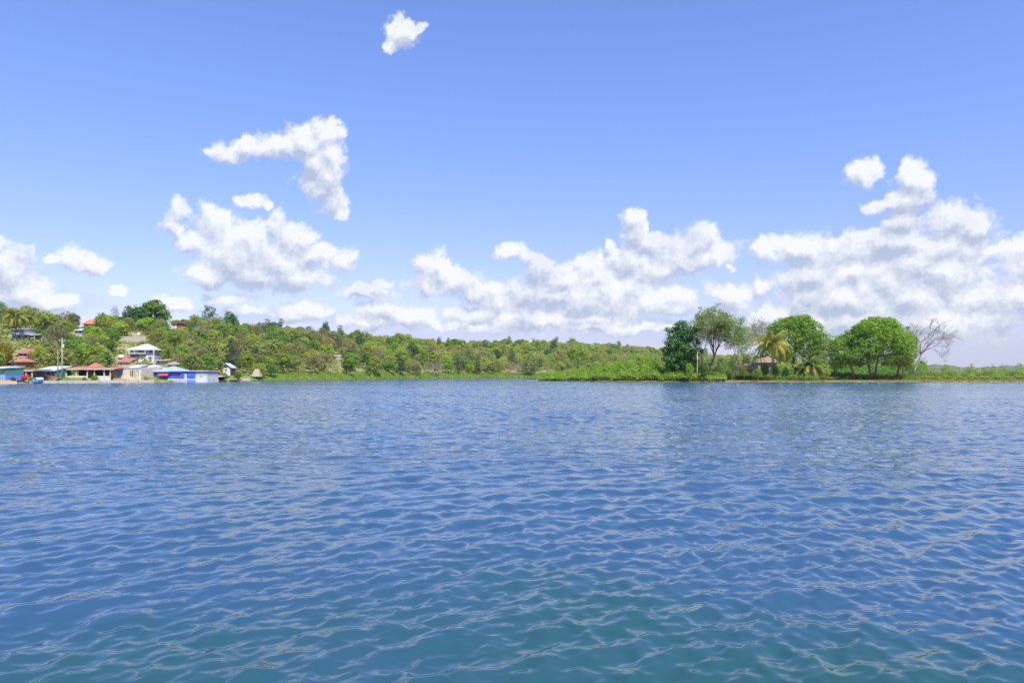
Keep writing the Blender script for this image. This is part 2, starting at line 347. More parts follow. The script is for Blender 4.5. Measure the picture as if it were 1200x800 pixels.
    bc = N(nt, 'ShaderNodeBackground'); bc.inputs[1].default_value = 1.0; nt.links.new(cc.outputs[2], bc.inputs[0])
    # thin veil low over the horizon
    last = None
    wn = N(nt, 'ShaderNodeTexNoise', noise_dimensions='2D'); wn.inputs['Scale'].default_value = 9; wn.inputs['Detail'].default_value = 6
    sm = N(nt, 'ShaderNodeMapping'); sm.inputs['Scale'].default_value = (1, 3.0, 1); nt.links.new(p.outputs[0], sm.inputs[0]); nt.links.new(sm.outputs[0], wn.inputs['Vector'])
    for (cx, cy, rx, ry) in HAZE:
        a, e = angs(cx, cy); s1, s2 = F / rx, F / ry
        v = N(nt, 'ShaderNodeVectorMath', operation='MULTIPLY_ADD'); v.inputs[1].default_value = (s1, s2, 0); v.inputs[2].default_value = (-a * s1, -e * s2, 0)
        nt.links.new(p.outputs[0], v.inputs[0])
        l2 = N(nt, 'ShaderNodeVectorMath', operation='LENGTH'); nt.links.new(v.outputs[0], l2.inputs[0])
        if last is None: last = l2.outputs['Value']
        else:
            mn = N(nt, 'ShaderNodeMath', operation='SMOOTH_MIN'); mn.inputs[2].default_value = 0.5
            nt.links.new(last, mn.inputs[0]); nt.links.new(l2.outputs['Value'], mn.inputs[1]); last = mn.outputs[0]
    hs = N(nt, 'ShaderNodeMath', operation='SUBTRACT'); nt.links.new(wn.outputs['Fac'], hs.inputs[0]); nt.links.new(last, hs.inputs[1])
    ha = N(nt, 'ShaderNodeMapRange', interpolation_type='SMOOTHSTEP'); ha.inputs[1].default_value = -0.6; ha.inputs[2].default_value = 0.35; ha.inputs[4].default_value = 0.55
    nt.links.new(hs.outputs[0], ha.inputs[0])
    bh = N(nt, 'ShaderNodeBackground'); bh.inputs[0].default_value = (*CL_HZ, 1); bh.inputs[1].default_value = 1.0
    m1 = N(nt, 'ShaderNodeMixShader'); nt.links.new(ha.outputs[0], m1.inputs[0]); nt.links.new(bg.outputs[0], m1.inputs[1]); nt.links.new(bh.outputs[0], m1.inputs[2])
    am = N(nt, 'ShaderNodeMath', operation='MULTIPLY'); am.inputs[1].default_value = 0.94; nt.links.new(al.outputs[0], am.inputs[0])
    m2 = N(nt, 'ShaderNodeMixShader'); nt.links.new(am.outputs[0], m2.inputs[0]); nt.links.new(m1.outputs[0], m2.inputs[1]); nt.links.new(bc.outputs[0], m2.inputs[2])
    nt.links.new(m2.outputs[0], out.inputs[0])
    w.cycles.sampling_method = 'MANUAL'; w.cycles.sample_map_resolution = 512

SKYT = (0.98, 0.87, 1.27); SKYZ = (0.98, 1.04, 1.48); SKYS = 0.103
CL_SH = (0.335, 0.385, 0.50); CL_LT = (0.67, 0.68, 0.70); CL_HZ = (0.33, 0.40, 0.55)
build_world()
sl = bpy.data.lights.new('sun', 'SUN'); sl.energy = 4.9; sl.angle = R(0.53); sl.color = (1.0, 0.95, 0.87)
so = bpy.data.objects.new('sun', sl); COL.objects.link(so)
sd = Vector((math.sin(R(SUN_AZ)) * math.cos(R(SUN_EL)), math.cos(R(SUN_AZ)) * math.cos(R(SUN_EL)), math.sin(R(SUN_EL))))
so.rotation_euler = sd.to_track_quat('Z', 'Y').to_euler()

cam = bpy.data.cameras.new('camera'); co = bpy.data.objects.new('camera', cam); COL.objects.link(co)
cam.sensor_width = 36; cam.lens = F / 1200 * 36; cam.shift_y = (HZ - 400) / 1200.0
co.location = (0, 0, CAMH); co.rotation_euler = (R(90), 0, 0); cam.clip_end = 30000; cam.clip_start = 0.1
sc.camera = co
sc.view_settings.view_transform = 'Standard'; sc.view_settings.look = 'None'; sc.view_settings.exposure = 0.55; sc.view_settings.gamma = 1
sc.render.engine = 'CYCLES'
sc.cycles.max_bounces = 6; sc.cycles.diffuse_bounces = 3; sc.cycles.transparent_max_bounces = 8; sc.cycles.use_denoising = True; sc.cycles.denoising_prefilter = 'NONE'
sc.cycles.caustics_reflective = False; sc.cycles.caustics_refractive = False; sc.cycles.use_fast_gi = False

# ------------------------------------------------------------------ water
def build_water():
    rng = np.random.default_rng(11)
    # radial rows: dense near, log spaced far
    r = [0.6]
    while r[-1] < 150: r.append(r[-1] + min(0.13, max(0.018, 0.00036 * r[-1] ** 2 + 0.001 * r[-1])))
    while r[-1] < 430: r.append(r[-1] + 0.13 * (r[-1] / 150) ** 2.2)
    while r[-1] < 9000: r.append(r[-1] * 1.3)
    r = np.array(r)
    a = np.concatenate([np.arange(-180, -48, 3.0), np.arange(-48, 48, 0.085), np.arange(48, 180, 3.0)]) * math.pi / 180
    RR, AA = np.meshgrid(r, a, indexing='ij')
    X = (RR * np.sin(AA)).astype(np.float32); Y = (RR * np.cos(AA)).astype(np.float32); Z = np.zeros_like(X)
    WX = [(0.8 * np.sin(0.23 * X + 1.7 * q) + 0.7 * np.sin(0.19 * Y + 2.1 * q)) for q in range(5)]; EN = [(0.75 + 0.5 * np.sin(0.31 * X + 1.7 * q) * np.sin(0.27 * Y + 0.9 * q)) for q in range(5)]
    DX = np.zeros_like(X); DY = np.zeros_like(X)
    dr = np.gradient(r); sp = np.maximum(dr, r * 0.0015)[:, None]
    ncomp = 160
    lam = np.where(np.arange(ncomp) % 5 < 3, np.exp(rng.normal(math.log(0.23), 0.50, ncomp)), np.exp(rng.normal(math.log(0.75), 0.50, ncomp))); lam = np.clip(lam, 0.09, 2.6)
    main = math.radians(-62)      # direction the waves run to
    sig = np.where(lam > 1.0, 0.45, 0.62)
    th = main + rng.normal(0, 1, ncomp) * sig
    th[::4] += math.radians(48)
    ph = rng.uniform(0, 2 * math.pi, ncomp)
    k = 2 * math.pi / lam
    slope = 0.192 * math.sqrt(2 / ncomp) * np.where(lam < 0.5, 1.18, 0.95)
    amp = slope / k
    # slow groups: uneven patches
    for i in range(ncomp):
        wgt = np.clip((lam[i] / (sp * 2.0) - 1.0) / 0.8, 0, 1)
        rows = wgt[:, 0] > 0
        if not rows.any(): continue
        x = X[rows]; y = Y[rows]
        arg = float(k[i]) * (x * float(math.cos(th[i])) + y * float(math.sin(th[i]))) + float(ph[i]) + WX[i % 5][rows]
        A = (amp[i] * wgt[rows]).astype(np.float32) * EN[(i * 3) % 5][rows]
        Z[rows] += A * np.cos(arg); sa = A * np.sin(arg)
        q = 0.32
        DX[rows] -= q * math.cos(th[i]) * sa; DY[rows] -= q * math.sin(th[i]) * sa
    lod = np.clip((sp - 0.045) / 0.14, 0, 1) * np.ones_like(X)
    X = X + DX; Y = Y + DY
    nr, na = X.shape
    V = np.stack([X.ravel(), Y.ravel(), Z.ravel()], 1)
    idx = np.arange(nr * na).reshape(nr, na)
    nx = np.roll(idx, -1, axis=1)
    Q = np.stack([idx[:-1].ravel(), idx[1:].ravel(), nx[1:].ravel(), nx[:-1].ravel()], 1)
    # close the centre
    V = np.vstack([V, [[0, 0, 0]]]); c = len(V) - 1
    T = np.stack([np.full(na // 2, c), idx[0, 0:2 * (na // 2):2], idx[0, 1:2 * (na // 2):2], nx[0, 1:2 * (na // 2):2]], 1)
    Q = np.vstack([Q, T])[:, ::-1]
    m, nt, out = newmat('lake_water')
    o = mesh_np('water', V, Q, m, smooth=True)
    at = o.data.attributes.new('far', 'FLOAT', 'POINT'); at.data.foreach_set('value', np.append(lod.ravel(), 0).astype(np.float32))
    tag(o, 'rippled blue-green lake water filling the lower half', None, None, 'structure')
    tc = N(nt, 'ShaderNodeTexCoord')
    b = N(nt, 'ShaderNodeBsdfPrincipled'); b.inputs['IOR'].default_value = 1.333; b.inputs['Roughness'].default_value = 0.06
    # patches of greener / bluer water
    n0 = N(nt, 'ShaderNodeTexNoise'); n0.inputs['Scale'].default_value = 0.22; n0.inputs['Detail'].default_value = 4; nt.links.new(tc.outputs['Object'], n0.inputs['Vector'])
    sxyz = N(nt, 'ShaderNodeVectorMath', operation='LENGTH'); nt.links.new(tc.outputs['Object'], sxyz.inputs[0])
    dr_ = N(nt, 'ShaderNodeMapRange'); dr_.inputs[1].default_value = 4; dr_.inputs[2].default_value = 10; dr_.inputs[3].default_value = 0.38; dr_.inputs[4].default_value = -0.8; nt.links.new(sxyz.outputs['Value'], dr_.inputs[0])
    ad = N(nt, 'ShaderNodeMath', operation='ADD', use_clamp=True)
    mr = N(nt, 'ShaderNodeMapRange'); mr.inputs[1].default_value = 0.35; mr.inputs[2].default_value = 0.7; nt.links.new(n0.outputs['Fac'], mr.inputs[0])
    nt.links.new(mr.outputs[0], ad.inputs[0]); nt.links.new(dr_.outputs[0], ad.inputs[1])
    mx = N(nt, 'ShaderNodeMix', data_type='RGBA'); mx.inputs[6].default_value = (*W_BLUE, 1); mx.inputs[7].default_value = (*W_GREEN, 1)
    nt.links.new(ad.outputs[0], mx.inputs[0]); nt.links.new(mx.outputs[2], b.inputs['Base Color'])
    # fine ripples
    def ripple(scale, det, stretch, rot):
        mp = N(nt, 'ShaderNodeMapping'); mp.inputs['Scale'].default_value = stretch; mp.inputs['Rotation'].default_value = (0, 0, rot)
        nt.links.new(tc.outputs['Object'], mp.inputs[0])
        n = N(nt, 'ShaderNodeTexNoise'); n.inputs['Scale'].default_value = scale; n.inputs['Detail'].default_value = det; n.inputs['Roughness'].default_value = 0.55; n.inputs['Distortion'].default_value = 0.4
        nt.links.new(mp.outputs[0], n.inputs['Vector']); return n
    r1 = ripple(9, 3, (0.9, 1.2, 1), R(24)); r2 = ripple(1.3, 4, (0.7, 1.3, 1), R(12)); r3 = ripple(0.25, 3, (0.5, 1.5, 1), R(-10))
    fa = N(nt, 'ShaderNodeAttribute'); fa.attribute_name = 'far'
    b1 = N(nt, 'ShaderNodeBump'); b1.inputs['Strength'].default_value = 1.0; b1.inputs['Distance'].default_value = 0.003; nt.links.new(r1.outputs['Fac'], b1.inputs['Height'])
    # gusts change the strength of the mid ripples
    gu = N(nt, 'ShaderNodeTexNoise'); gu.inputs['Scale'].default_value = 0.035; gu.inputs['Detail'].default_value = 5; gu.inputs['Roughness'].default_value = 0.6
    gm = N(nt, 'ShaderNodeMapping'); gm.inputs['Scale'].default_value = (0.35, 1.3, 1); nt.links.new(tc.outputs['Object'], gm.inputs[0]); nt.links.new(gm.outputs[0], gu.inputs['Vector'])
    gr = N(nt, 'ShaderNodeMapRange'); gr.inputs[1].default_value = 0.35; gr.inputs[2].default_value = 0.65; gr.inputs[3].default_value = 0.55; gr.inputs[4].default_value = 1.35; nt.links.new(gu.outputs['Fac'], gr.inputs[0])
    fm = N(nt, 'ShaderNodeMath', operation='MULTIPLY'); nt.links.new(fa.outputs['Fac'], fm.inputs[0]); nt.links.new(gr.outputs[0], fm.inputs[1])
    h2 = N(nt, 'ShaderNodeMath', operation='MULTIPLY'); nt.links.new(r2.outputs['Fac'], h2.inputs[0]); nt.links.new(fm.outputs[0], h2.inputs[1])
    h3 = N(nt, 'ShaderNodeMath', operation='MULTIPLY_ADD'); nt.links.new(r3.outputs['Fac'], h3.inputs[0]); nt.links.new(fm.outputs[0], h3.inputs[1])
    h2s = N(nt, 'ShaderNodeMath', operation='MULTIPLY'); h2s.inputs[1].default_value = 0.21; nt.links.new(h2.outputs[0], h2s.inputs[0])
    h3s = N(nt, 'ShaderNodeMath', operation='MULTIPLY'); h3s.inputs[1].default_value = 0.10; nt.links.new(fm.outputs[0], h3s.inputs[0])
    nt.links.new(h3s.outputs[0], h3.inputs[1]); nt.links.new(h2s.outputs[0], h3.inputs[2])
    rg_ = N(nt, 'ShaderNodeMapRange'); rg_.inputs[3].default_value = 0.03; rg_.inputs[4].default_value = 0.06; nt.links.new(fa.outputs['Fac'], rg_.inputs[0]); nt.links.new(rg_.outputs[0], b.inputs['Roughness'])
    b2 = N(nt, 'ShaderNodeBump'); b2.inputs['Strength'].default_value = 1.0; b2.inputs['Distance'].default_value = 1.0
    nt.links.new(h3.outputs[0], b2.inputs['Height']); nt.links.new(b1.outputs[0], b2.inputs['Normal'])
    nt.links.new(b2.outputs[0], b.inputs['Normal'])
    nt.links.new(b.outputs[0], out.inputs[0])
W_BLUE = (0.025, 0.070, 0.130); W_GREEN = (0.013, 0.066, 0.050)
build_water()

# ------------------------------------------------------------------ terrain
def interp(tab):
    xs = [t[0] for t in tab]; ys = [t[1] for t in tab]
    return lambda v: np.interp(v, xs, ys)
SHORE = interp([(-400,105),(-200,130),(0,152),(50,165),(200,184),(235,192),(310,232),(400,268),(480,345),(560,388),(620,395),(1100,440)])
RIDGE = interp([(-400,290),(0,300),(200,330),(300,400),(430,480),(560,600),(700,700),(1100,900)])
RROW = interp([(-400,379),(0,382),(50,388),(100,387),(130,386),(200,387),(250,389),(300,393),(370,399),(430,405),(500,408),(560,410),(620,409),(660,410),(700,412),(760,417),(800,421),(880,429),(1000,436),(1100,438)])
FLAT = interp([(-400,22),(0,22),(150,20),(240,16),(300,8),(340,4),(1100,4)])
_tn = np.random.default_rng(5); _tw = [(1/_tn.uniform(14, 60), _tn.uniform(0, 6.28), _tn.uniform(0, 6.28)) for _ in range(14)]
def bumps(x, y):
    s = 0
    for f, a, p in _tw: s = s + np.sin(6.28 * f * (x * math.cos(a) + y * math.sin(a)) + p) * 0.02 / f * 0.35
    return s
def hill_z(px, Y):
    px = np.asarray(px, float); Y = np.asarray(Y, float)
    s0 = SHORE(px); fl = FLAT(px); rd = RIDGE(px); zr = CAMH + (HZ - RROW(px)) / F * rd
    base = 1.1
    t0 = np.clip((Y - s0) / 6.0, 0, 1)
    s = np.clip((Y - s0 - fl) / (rd - s0 - fl), 0, 1)
    z = -0.6 + (base + 0.6) * t0 + (zr - base) * (1 - (1 - s) ** 1.25)
    z = z - np.clip(Y - rd, 0, None) * 0.03
    z = z + bumps((px - 600) / F * Y, Y) * np.clip(s * 6, 0, 1)
    return z
def find_depth(px, py, lift=0.0):
    """depth where the slope (raised by lift metres) shows at this pixel row"""
    Ys = np.arange(SHORE(px) + 3, RIDGE(px) + 5, 0.5)
    rows = HZ - (hill_z(px, Ys) + lift - CAMH) / Ys * F
    i = np.argmax(rows <= py)
    if rows[i] > py: i = len(Ys) - 1
    return float(Ys[i])

def ground_mat(name, cols, scale=0.08):
    m, nt, out = newmat(name)
    tc = N(nt, 'ShaderNodeTexCoord'); n = N(nt, 'ShaderNodeTexNoise'); n.inputs['Scale'].default_value = scale; n.inputs['Detail'].default_value = 9; n.inputs['Roughness'].default_value = 0.65
    nt.links.new(tc.outputs['Object'], n.inputs['Vector'])
    cr = N(nt, 'ShaderNodeValToRGB'); cr.color_ramp.elements[0].position = 0.35; cr.color_ramp.elements[1].position = 0.68
    cr.color_ramp.elements[0].color = (*cols[0], 1); cr.color_ramp.elements[1].color = (*cols[-1], 1)
    for i, c in enumerate(cols[1:-1]):
        e = cr.color_ramp.elements.new(0.35 + 0.33 * (i + 1) / (len(cols) - 1)); e.color = (*c, 1)
    nt.links.new(n.outputs['Fac'], cr.inputs[0])
    b = N(nt, 'ShaderNodeBsdfPrincipled'); b.inputs['Roughness'].default_value = 0.95; b.inputs['Specular IOR Level'].default_value = 0.1
    nt.links.new(cr.outputs[0], b.inputs['Base Color'])
    n2 = N(nt, 'ShaderNodeTexNoise'); n2.inputs['Scale'].default_value = scale * 15; n2.inputs['Detail'].default_value = 6; nt.links.new(tc.outputs['Object'], n2.inputs['Vector'])
    bp = N(nt, 'ShaderNodeBump'); bp.inputs['Strength'].default_value = 0.6; bp.inputs['Distance'].default_value = 0.4; nt.links.new(n2.outputs['Fac'], bp.inputs['Height']); nt.links.new(bp.outputs[0], b.inputs['Normal'])
    nt.links.new(b.outputs[0], out.inputs[0])
    return m
GM = ground_mat('hill_ground', [(0.10, 0.15, 0.04), (0.19, 0.21, 0.08), (0.30, 0.25, 0.15), (0.14, 0.20, 0.045)])
GS = ground_mat('spit_ground', [(0.36, 0.27, 0.13), (0.42, 0.34, 0.17), (0.24, 0.30, 0.08)], 0.15)
GF = ground_mat('far_ground', [(0.04, 0.07, 0.03), (0.08, 0.11, 0.05), (0.12, 0.14, 0.07)], 0.02)
def sheet(name, px0, px1, n, rows, yfun, zfun, mat, label):
    pxs = np.linspace(px0, px1, n); ts = np.asarray(rows)
    PXg, T = np.meshgrid(pxs, ts); Yg = yfun(PXg, T); Zg = zfun(PXg, Yg)
    V = np.stack([((PXg - 600) / F * Yg).ravel(), Yg.ravel(), Zg.ravel()], 1)
    idx = np.arange(len(ts) * n).reshape(len(ts), n)
    Q = np.stack([idx[:-1, :-1].ravel(), idx[:-1, 1:].ravel(), idx[1:, 1:].ravel(), idx[1:, :-1].ravel()], 1)
    o = mesh_np(name, V, Q, mat, smooth=True); return tag(o, label, None, None, 'structure')
sheet('hillside', -400, 1100, 320, np.concatenate([np.linspace(0, 1, 90) ** 1.3, np.linspace(1.03, 2.2, 12)]),
      lambda p, t: SHORE(p) + t * (RIDGE(p) - SHORE(p)), hill_z, GM, 'wooded hillside rising behind the lakeside houses')
SPIT = interp([(615,238),(632,232),(660,222),(700,212),(800,204),(900,199),(1050,197),(1200,194),(1700,180)])
SPITD = interp([(615,1),(640,12),(700,50),(800,90),(1700,160)])
def spit_z(px, Y):
    px = np.asarray(px, float)
    d = np.asarray(Y, float) - SPIT(px)
    back = np.clip((SPIT(px) + SPITD(px) - Y) / 6, -0.5, 1)
    z = -0.3 + 0.36 * np.clip(d / 1.5, 0, 1) + 0.6 * np.clip(d / 24, 0, 1)
    return np.minimum(z, back * 0.9)
sheet('lakeshore_ground', 612, 1700, 260, np.linspace(0, 1, 60) ** 1.5, lambda p, t: SPIT(p) + t * (SPITD(p) + 4), spit_z, GS, 'low grassy spit of land with a dry tan bank')
def far_z(px, Y):
    h = np.interp(px, [500, 800, 900, 1000, 1080, 1130, 1200, 1300, 1500, 1800], [24, 30, 32, 38, 40, 33, 36, 40, 46, 46])
    s = np.clip((Y - 2300) / 700, 0, 1)
    return h * np.sin(s * math.pi / 2) + 3.5 * np.sin(px * 0.07) * s + 2.0 * np.sin(px * 0.31 + 1) * s + 1.1 * np.sin(px * 1.13) * s - 1 + 1.2 * np.sin(Y * .05 + px * .4) * s
sheet('far_hills', 500, 1900, 900, np.linspace(0, 1, 30), lambda p, t: 2300 + t * 1600, far_z, GF, 'low blue-green hills on the horizon behind the spit')

# ------------------------------------------------------------------ foliage
def leaves(centres, nrm, size, rng, aspect=0.6, upmix=0.5):
    """one quad per centre: (n,3) centres, (n,3) preferred normals"""
    n = len(centres)
    d = nrm + np.array([0, 0, upmix]) + rng.normal(0, 0.55, (n, 3)); d /= np.linalg.norm(d, axis=1)[:, None] + 1e-9
    a = np.cross(d, rng.normal(0, 1, (n, 3))); a /= np.linalg.norm(a, axis=1)[:, None] + 1e-9
    b = np.cross(d, a)
    s = size * rng.uniform(0.6, 1.25, n)[:, None]
    A = a * s * 0.5; B = b * s * 0.5 * aspect
    fold = d * s * 0.12
    V = np.stack([centres - A, centres - B + fold, centres + A, centres + B + fold], 1).reshape(-1, 3)
    Q = np.arange(4 * n).reshape(n, 4)
    return V, Q
def crown_arrays(lobes, nclump, per, leaf, rc, rng, inner=0.25, flat=0.8, upmix=0.5):
    vol = np.array([l[3] * l[4] + l[3] * l[5] for l in lobes]); pr = vol / vol.sum()
    lo = np.array(lobes)
    which = rng.choice(len(lobes), nclump, p=pr)
    d = rng.normal(0, 1, (nclump, 3)); d[:, 2] = d[:, 2] + 0.25; d /= np.linalg.norm(d, axis=1)[:, None]
    rad = np.where(rng.random(nclump) < inner, rng.uniform(0.3, 0.8, nclump), rng.uniform(0.82, 1.08, nclump))[:, None]
    c = lo[which, :3] + d * lo[which, 3:6] * rad
    # each clump a flattened puff of leaves
    cc = np.repeat(c, per, 0); dd = np.repeat(d, per, 0)
    g = rng.normal(0, 1, (nclump * per, 3)); g[:, 2] *= flat
    g /= (np.linalg.norm(g, axis=1)[:, None] + 1e-9); g *= rng.uniform(0.3, 1.0, (nclump * per, 1)) ** 0.5
    rcv = np.repeat(rc * rng.uniform(0.6, 1.3, nclump), per)[:, None]
    pts = cc + g * rcv * np.array([1, 1, flat])
    return leaves(pts, dd * 0.5 + g * 0.9, leaf, rng, upmix=upmix)

def dome_lobes(rng, w, h, z0, n=11, squash=0.75):
    """lobes making an uneven dome w wide, h tall, sitting at z0"""
    L_ = [(0, 0, z0 + h * 0.45, w * 0.34, w * 0.34, h * 0.42)]
    for i in range(n):
        a = 2.4 * i + rng.uniform(-.4, .4); q = math.sqrt((i + 0.6) / n)
        rr = w * 0.5 * 0.68 * q
        zz = z0 + h * (0.25 + 0.52 * (1 - q ** 2)) + rng.uniform(-.06, .06) * h
        s = w * rng.uniform(0.15, 0.23)
        L_.append((rr * math.cos(a), rr * math.sin(a), zz, s, s, s * squash))
    return L_

def branch_mesh(rng, base, height, spread, r0, levels=3, n0=5, up=0.9, droop=0.0, first=0.35, wig=0.12, keep_tips=True, nseg=4, split=3, lean=(0, 0), side=5):
    mb = MB(); tips = []
    def grow(p, d, ln, r, lv):
        pts = [p]; rads = [r]
        for k in range(nseg):
            d = (d + Vector((rng.normal(0, wig), rng.normal(0, wig), rng.normal(0, wig * 0.6) - droop * (levels - lv) * 0.05))).normalized()
            p = p + d * ln / nseg; pts.append(p); rads.append(max(0.025, r * (1 - 0.5 * (k + 1) / nseg)))
        mb.tube(pts, rads, side if lv == levels else 4, cap=False)
        if lv == 0: tips.append((p, d)); return
        for j in range(split + (1 if lv == levels - 1 else 0)):
            q = pts[rng.integers(max(1, nseg - 2), nseg + 1)]
            ax = d.cross(Vector((rng.normal(), rng.normal(), rng.normal()))).normalized()
            nd = (d * up + ax * rng.uniform(0.4, 1.0)).normalized()
            grow(q, nd, ln * rng.uniform(0.55, 0.8), rads[-1] * 0.75, lv - 1)
    trunk_top = Vector(base) + Vector((lean[0], lean[1], height * first))
    mid = (Vector(base) + trunk_top) / 2 + Vector((rng.normal(0, .1), 0, 0))
    mb.tube([Vector(base) + Vector((0, 0, -1.0)), Vector(base), mid, trunk_top], [r0 * 1.35, r0 * 1.25, r0, r0 * 0.85], 8)
    for i in range(n0):
        a = 2 * math.pi * (i + rng.uniform(-.3, .3)) / n0
        d = Vector((math.cos(a) * spread, math.sin(a) * spread, 1)).normalized()
        grow(trunk_top, d, height * (1 - first) * 0.42, r0 * 0.55, levels)
    return mb, tips

# --- library of hillside tree meshes, shared by the copies
def make_crown_lib():
    lib = {}
    rng = np.random.default_rng(21)
    def reg(key, V, Q, trunk_mb, h):
        me = mesh_np('crown', V, Q, L['green'], smooth=False); tm = trunk_mb.build('trunk', BARK, smooth=True)
        COL.objects.unlink(me); COL.objects.unlink(tm)
        lib[key] = (me.data, tm.data, h); bpy.data.objects.remove(me); bpy.data.objects.remove(tm)
    for i in range(7):          # dense round crowns, unit ~ 8 m wide 8 m tall
        w = rng.uniform(7.5, 9.5); h = rng.uniform(5, 7); z0 = rng.uniform(1.2, 2.2)
        V, Q = crown_arrays(dome_lobes(rng, w, h, z0, 12), 250, 13, 0.50, 0.62, rng)
        mb, _ = branch_mesh(rng, (0, 0, 0), (z0 + h) * 0.8, 0.7, 0.2, 1, 4, first=0.4)
        reg(('dense', i), V, Q, mb, z0 + h)
    for i in range(3):          # open crowns
        w = rng.uniform(7, 9); h = rng.uniform(5, 6.5); z0 = 2.2
        V, Q = crown_arrays(dome_lobes(rng, w, h, z0, 9), 110, 10, 0.42, 0.6, rng, inner=0.3)
        mb, _ = branch_mesh(rng, (0, 0, 0), z0 + h, 0.8, 0.2, 2, 5, first=0.3)
        reg(('open', i), V, Q, mb, z0 + h)
    for i in range(3):          # twiggy, near bare
        mb, tips = branch_mesh(rng, (0, 0, 0), 8.5, 0.8, 0.22, 3, 5, first=0.22, split=3)
        c = np.array([t[0] for t in tips])
        c = np.repeat(c, 4, 0) + rng.normal(0, 0.35, (len(c) * 4, 3))
        V, Q = leaves(c, np.zeros_like(c), 0.34, rng)
        reg(('twiggy', i), V, Q, mb, 8.5)
    for i in range(3):          # tall narrow
        lob = [(rng.normal(0, .5), rng.normal(0, .5), 3 + j * 1.5, 2.0 - .2 * j, 2.0 - .2 * j, 1.2) for j in range(5)]
        V, Q = crown_arrays(lob, 150, 12, 0.46, 0.6, rng)
        mb, _ = branch_mesh(rng, (0, 0, 0), 8, 0.3, 0.2, 1, 3, first=0.5)
        reg(('tall', i), V, Q, mb, 10)
    return lib
LIB = make_crown_lib()
used_px = []
def lib_tree(key, leafkey, px, Y, zg, size, label, group=None, name='tree', bark=None, sz=1.0, rz=None):
    cme, tme, h = LIB[key]
    t = thing(name, label, 'tree', (wx(px, Y), Y, zg - 0.2), rnd.uniform(0, 6.28) if rz is None else rz, group)
    t.scale = (size, size, size * sz)
    for nm, me, mt in (('crown', cme, L[leafkey]), ('trunk', tme, bark or BARK)):
        o = bpy.data.objects.new(nm, me); COL.objects.link(o); o.parent = t
        o.material_slots[0].link = 'OBJECT'; o.material_slots[0].material = mt
    return t


